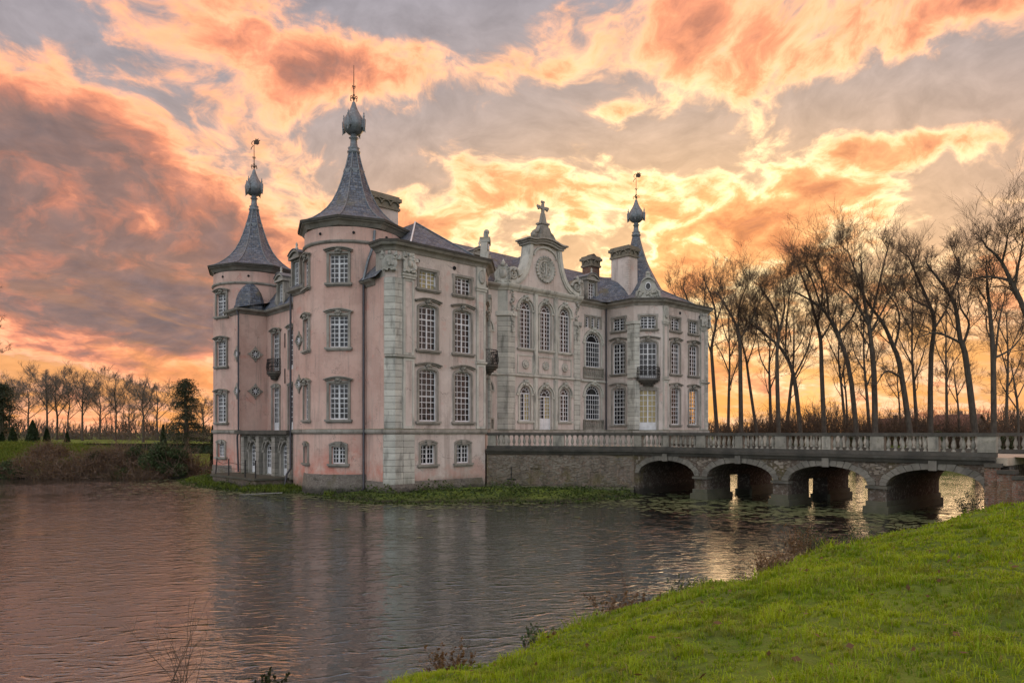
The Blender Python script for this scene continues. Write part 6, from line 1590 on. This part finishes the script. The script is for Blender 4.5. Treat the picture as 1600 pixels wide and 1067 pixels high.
def blades_dir(x, y, h, w, a, l):
    n = len(x); z = terrain(x, y); b = a + np.pi / 2 + g.normal(0, .5, n); dx, dy = np.cos(a), np.sin(a); px_, py_ = np.cos(b) * w / 2, np.sin(b) * w / 2
    B0 = np.stack([x - px_, y - py_, z - .02], 1); B1 = np.stack([x + px_, y + py_, z - .02], 1)
    mx_, my_, mz = x + dx * l * .38, y + dy * l * .38, z + h * .68
    M0 = np.stack([mx_ - px_ * .8, my_ - py_ * .8, mz], 1); M1 = np.stack([mx_ + px_ * .8, my_ + py_ * .8, mz], 1)
    T = np.stack([x + dx * l, y + dy * l, z + h * np.clip(1.0 - .30 * (l / h) ** 1.5, .2, 1.0)], 1)
    V = np.stack([B0, B1, M1, M0, T], 1).reshape(-1, 3); i = np.arange(n)[:, None] * 5
    return V, i + np.array([0, 1, 2, 3]), i + np.array([3, 2, 4])
parts = []
for (x0, x1, y0, y1, n, hh, ww, kb) in ((-5, 11, 2.6, 10, 24000, .062, .008, 8), (-3, 20, 9, 18, 27000, .072, .013, 7), (3, 40, 15, 40, 30000, .088, .024, 6)):
    x, y = scatter(n, x0, x1, y0, y1, bankc)                       # tufts, each a rosette of arching blades
    d = sdf(x, y, MOAT); cl = vnoise(x * 2.3, y * 2.3, 31) * .5 + vnoise(x * .8, y * .8, 32) * .6; big = np.clip((vnoise(x * 1.9, y * 1.9, 33) - .74) * 7, 0, 1)
    ht = hh * (.30 + 1.25 * cl ** 1.4) * g.uniform(.6, 1.5, len(x)) * (1 + 1.7 * big) * (1 + 1.8 * np.exp(-d / .45) * (vnoise(x * 1.1, y * 1.1, 36) > .4))
    a = g.uniform(0, 6.283, (len(x), kb)); rad = g.uniform(0, 1, (len(x), kb)) * ht[:, None] * .55
    bx = x[:, None] + np.cos(a) * rad; by = y[:, None] + np.sin(a) * rad; h = ht[:, None] * g.uniform(.5, 1.15, (len(x), kb)); l = h * (.25 + 1.1 * g.random((len(x), kb)))
    wb = ww * g.uniform(.7, 1.3, bx.shape)
    parts.append(blades_dir(bx.ravel(), by.ravel(), h.ravel(), wb.ravel(), (a + g.normal(0, .6, a.shape)).ravel(), l.ravel()))
Vs, Qs, Ts, o = [], [], [], 0
for V, q, t in parts: Vs.append(V); Qs.append(q + o); Ts.append(t + o); o += len(V)
tag(link('meadow_grass', np_mesh('meadow_grass', np.concatenate(Vs), np.concatenate(Qs), np.concatenate(Ts)), M_grass), 'bright green meadow grass covering the near bank', 'grass', kind='stuff')
# rough grass on the left bank and round the island
def leftc(x, y): d = sdf(x, y, MOAT); return (d > .3) & (d < 15) & (y > 58)
x, y = scatter(62000, -62, -24, 58, 76, leftc); V, q, t = blades(x, y, .30 * g.uniform(.5, 1.4, len(x)) * (.4 + vnoise(x * .6, y * .6, 41)), np.full(len(x), .06))
def islc(x, y): i = sdf(x, y, ISLE); return (i < .1) & (i > -4) & (x < -11)
x2, y2 = scatter(40000, -28, -11, 41, 60, islc); V2, q2, t2 = blades(x2, y2, .22 * g.uniform(.5, 1.5, len(x2)), np.full(len(x2), .045))
tag(link('rough_grass', np_mesh('rough_grass', np.concatenate([V, V2]), np.concatenate([q, q2 + len(V)]), np.concatenate([t, t2 + len(V)])), M_rough), 'rough grass on the far left bank and castle margin', 'grass', kind='stuff')
# fallen leaves on the meadow
x, y = scatter(1100, -1, 24, 3.5, 28, bankc); V, Q = leaf_cloud(np.stack([x, y, terrain(x, y) + .06], 1), .085, g, .6, .7)
tag(link('fallen_leaves', np_mesh('fallen_leaves', V, Q), M_brown), 'scattered brown fallen leaves on the near grass', 'leaves', kind='stuff')
# dry dock and nettle stalks at the near water's edge
def edge_weed(px, py, n, h, seed, label, leafy=.6, mat=None, land=True):
    gg = np.random.default_rng(seed); Y = 3.75 * F / (py - 676); X = (px - CX) / F * Y
    for _ in range(40):                       # stand on the lip of the bank, unless it grows in the water
        if not land or ground_z(X, Y) > WL + .12: break
        X += .09; Y -= .07
    z0 = max(WL, ground_z(X, Y)) - .04
    o = empty('bank_weed', (X, Y, z0), 0, label, 'weed', "weeds at the near water's edge")
    n = int(n * 2); h = h * 1.5; sp = min(1., n / 24); S = np.stack([gg.normal(0, .17 * sp, n), gg.normal(0, .13 * sp, n), np.zeros(n)], 1); D = np.stack([gg.normal(0, .28, n), gg.normal(0, .28, n), np.ones(n)], 1); D /= np.linalg.norm(D, axis=1, keepdims=True)
    P, rr = grow(S, D, h * gg.uniform(.5, 1.05, n), np.full(n, .0055), np.full(n, .002), 7, .10, .0, gg); pr = [tubes(P, rr, 4)]
    s, d, r, t = spawn(P, rr, 4, .35, 1, .8, gg, .2); P2, r2 = grow(s, d, h * gg.uniform(.08, .2, len(t)), np.full(len(t), .003), np.full(len(t), .0015), 4, .15, 0, gg); pr.append(tubes(P2, r2, 3)); link('stems', np_mesh('stems', *merge(pr)), M_bramble, o)
    if leafy:
        q = np.concatenate([P2[:, k] for k in (1, 2, 3)]); q = np.concatenate([q[gg.random(len(q)) < leafy] + gg.normal(0, .02, (1, 3)) for _ in range(2)]); V, Q = leaf_cloud(q, .06, gg); link('leaves', np_mesh('leaves', V, Q), mat or M_brown, o)
for i, (px, py, n, h, lab, lf, mt) in enumerate(((285, 1062, 9, 1.0, 'thin bare twigs rising from the water at the lower left', 0, None), (415, 1062, 8, .2, 'small green weed at the lower edge of the water', .9, M_hedge), (620, 1040, 14, .4, 'reddish weeds at the near tip of the grass bank', .8, M_brown), (760, 1000, 12, .35, 'low weeds on the lip of the bank', .7, M_ivy), (880, 965, 16, .45, 'dry grey stalks on the bank edge', .6, None), (950, 955, 12, .40, 'short dry weeds beside the grey stalks', .7, None), (1020, 935, 14, .45, 'thin leggy weeds at the water', .6, M_ivy), (1130, 905, 22, .55, 'dark clump of dead stalks on the bank edge', .8, None), (1165, 898, 18, .5, 'brown dead stalks beside the dark clump', .8, None), (1215, 880, 22, .75, 'tallest dry weed clump at the water', .8, None), (1240, 872, 18, .65, 'dry weed clump right of the tallest one', .8, M_ivy), (1300, 858, 16, .5, 'small weeds on the bank near the pads', .8, M_ivy), (1350, 845, 14, .45, 'low weeds where the pads meet the bank', .8, M_hedge), (1490, 812, 22, .8, 'yellowing bush of weeds by the bridge arch', .9, M_hedge), (975, 845 + 60, 5, .9, 'few bent reeds standing in the water', 0, None))):
    edge_weed(px, py, n, h, 200 + i, lab, lf, mt, i not in (0, 1, 14))
# a plank afloat below the loggia
pl_c = px3(408, 772, 44.5); o = MB().box(-1.3, 1.3, -.09, .09, 0, .05).build('floating_plank', M_board); o.location = (pl_c[0], 44.5, WL + .03); o.rotation_euler = (0, R(-2), R(8)); tag(o, 'pale bleached plank floating at the castle foot', 'plank')
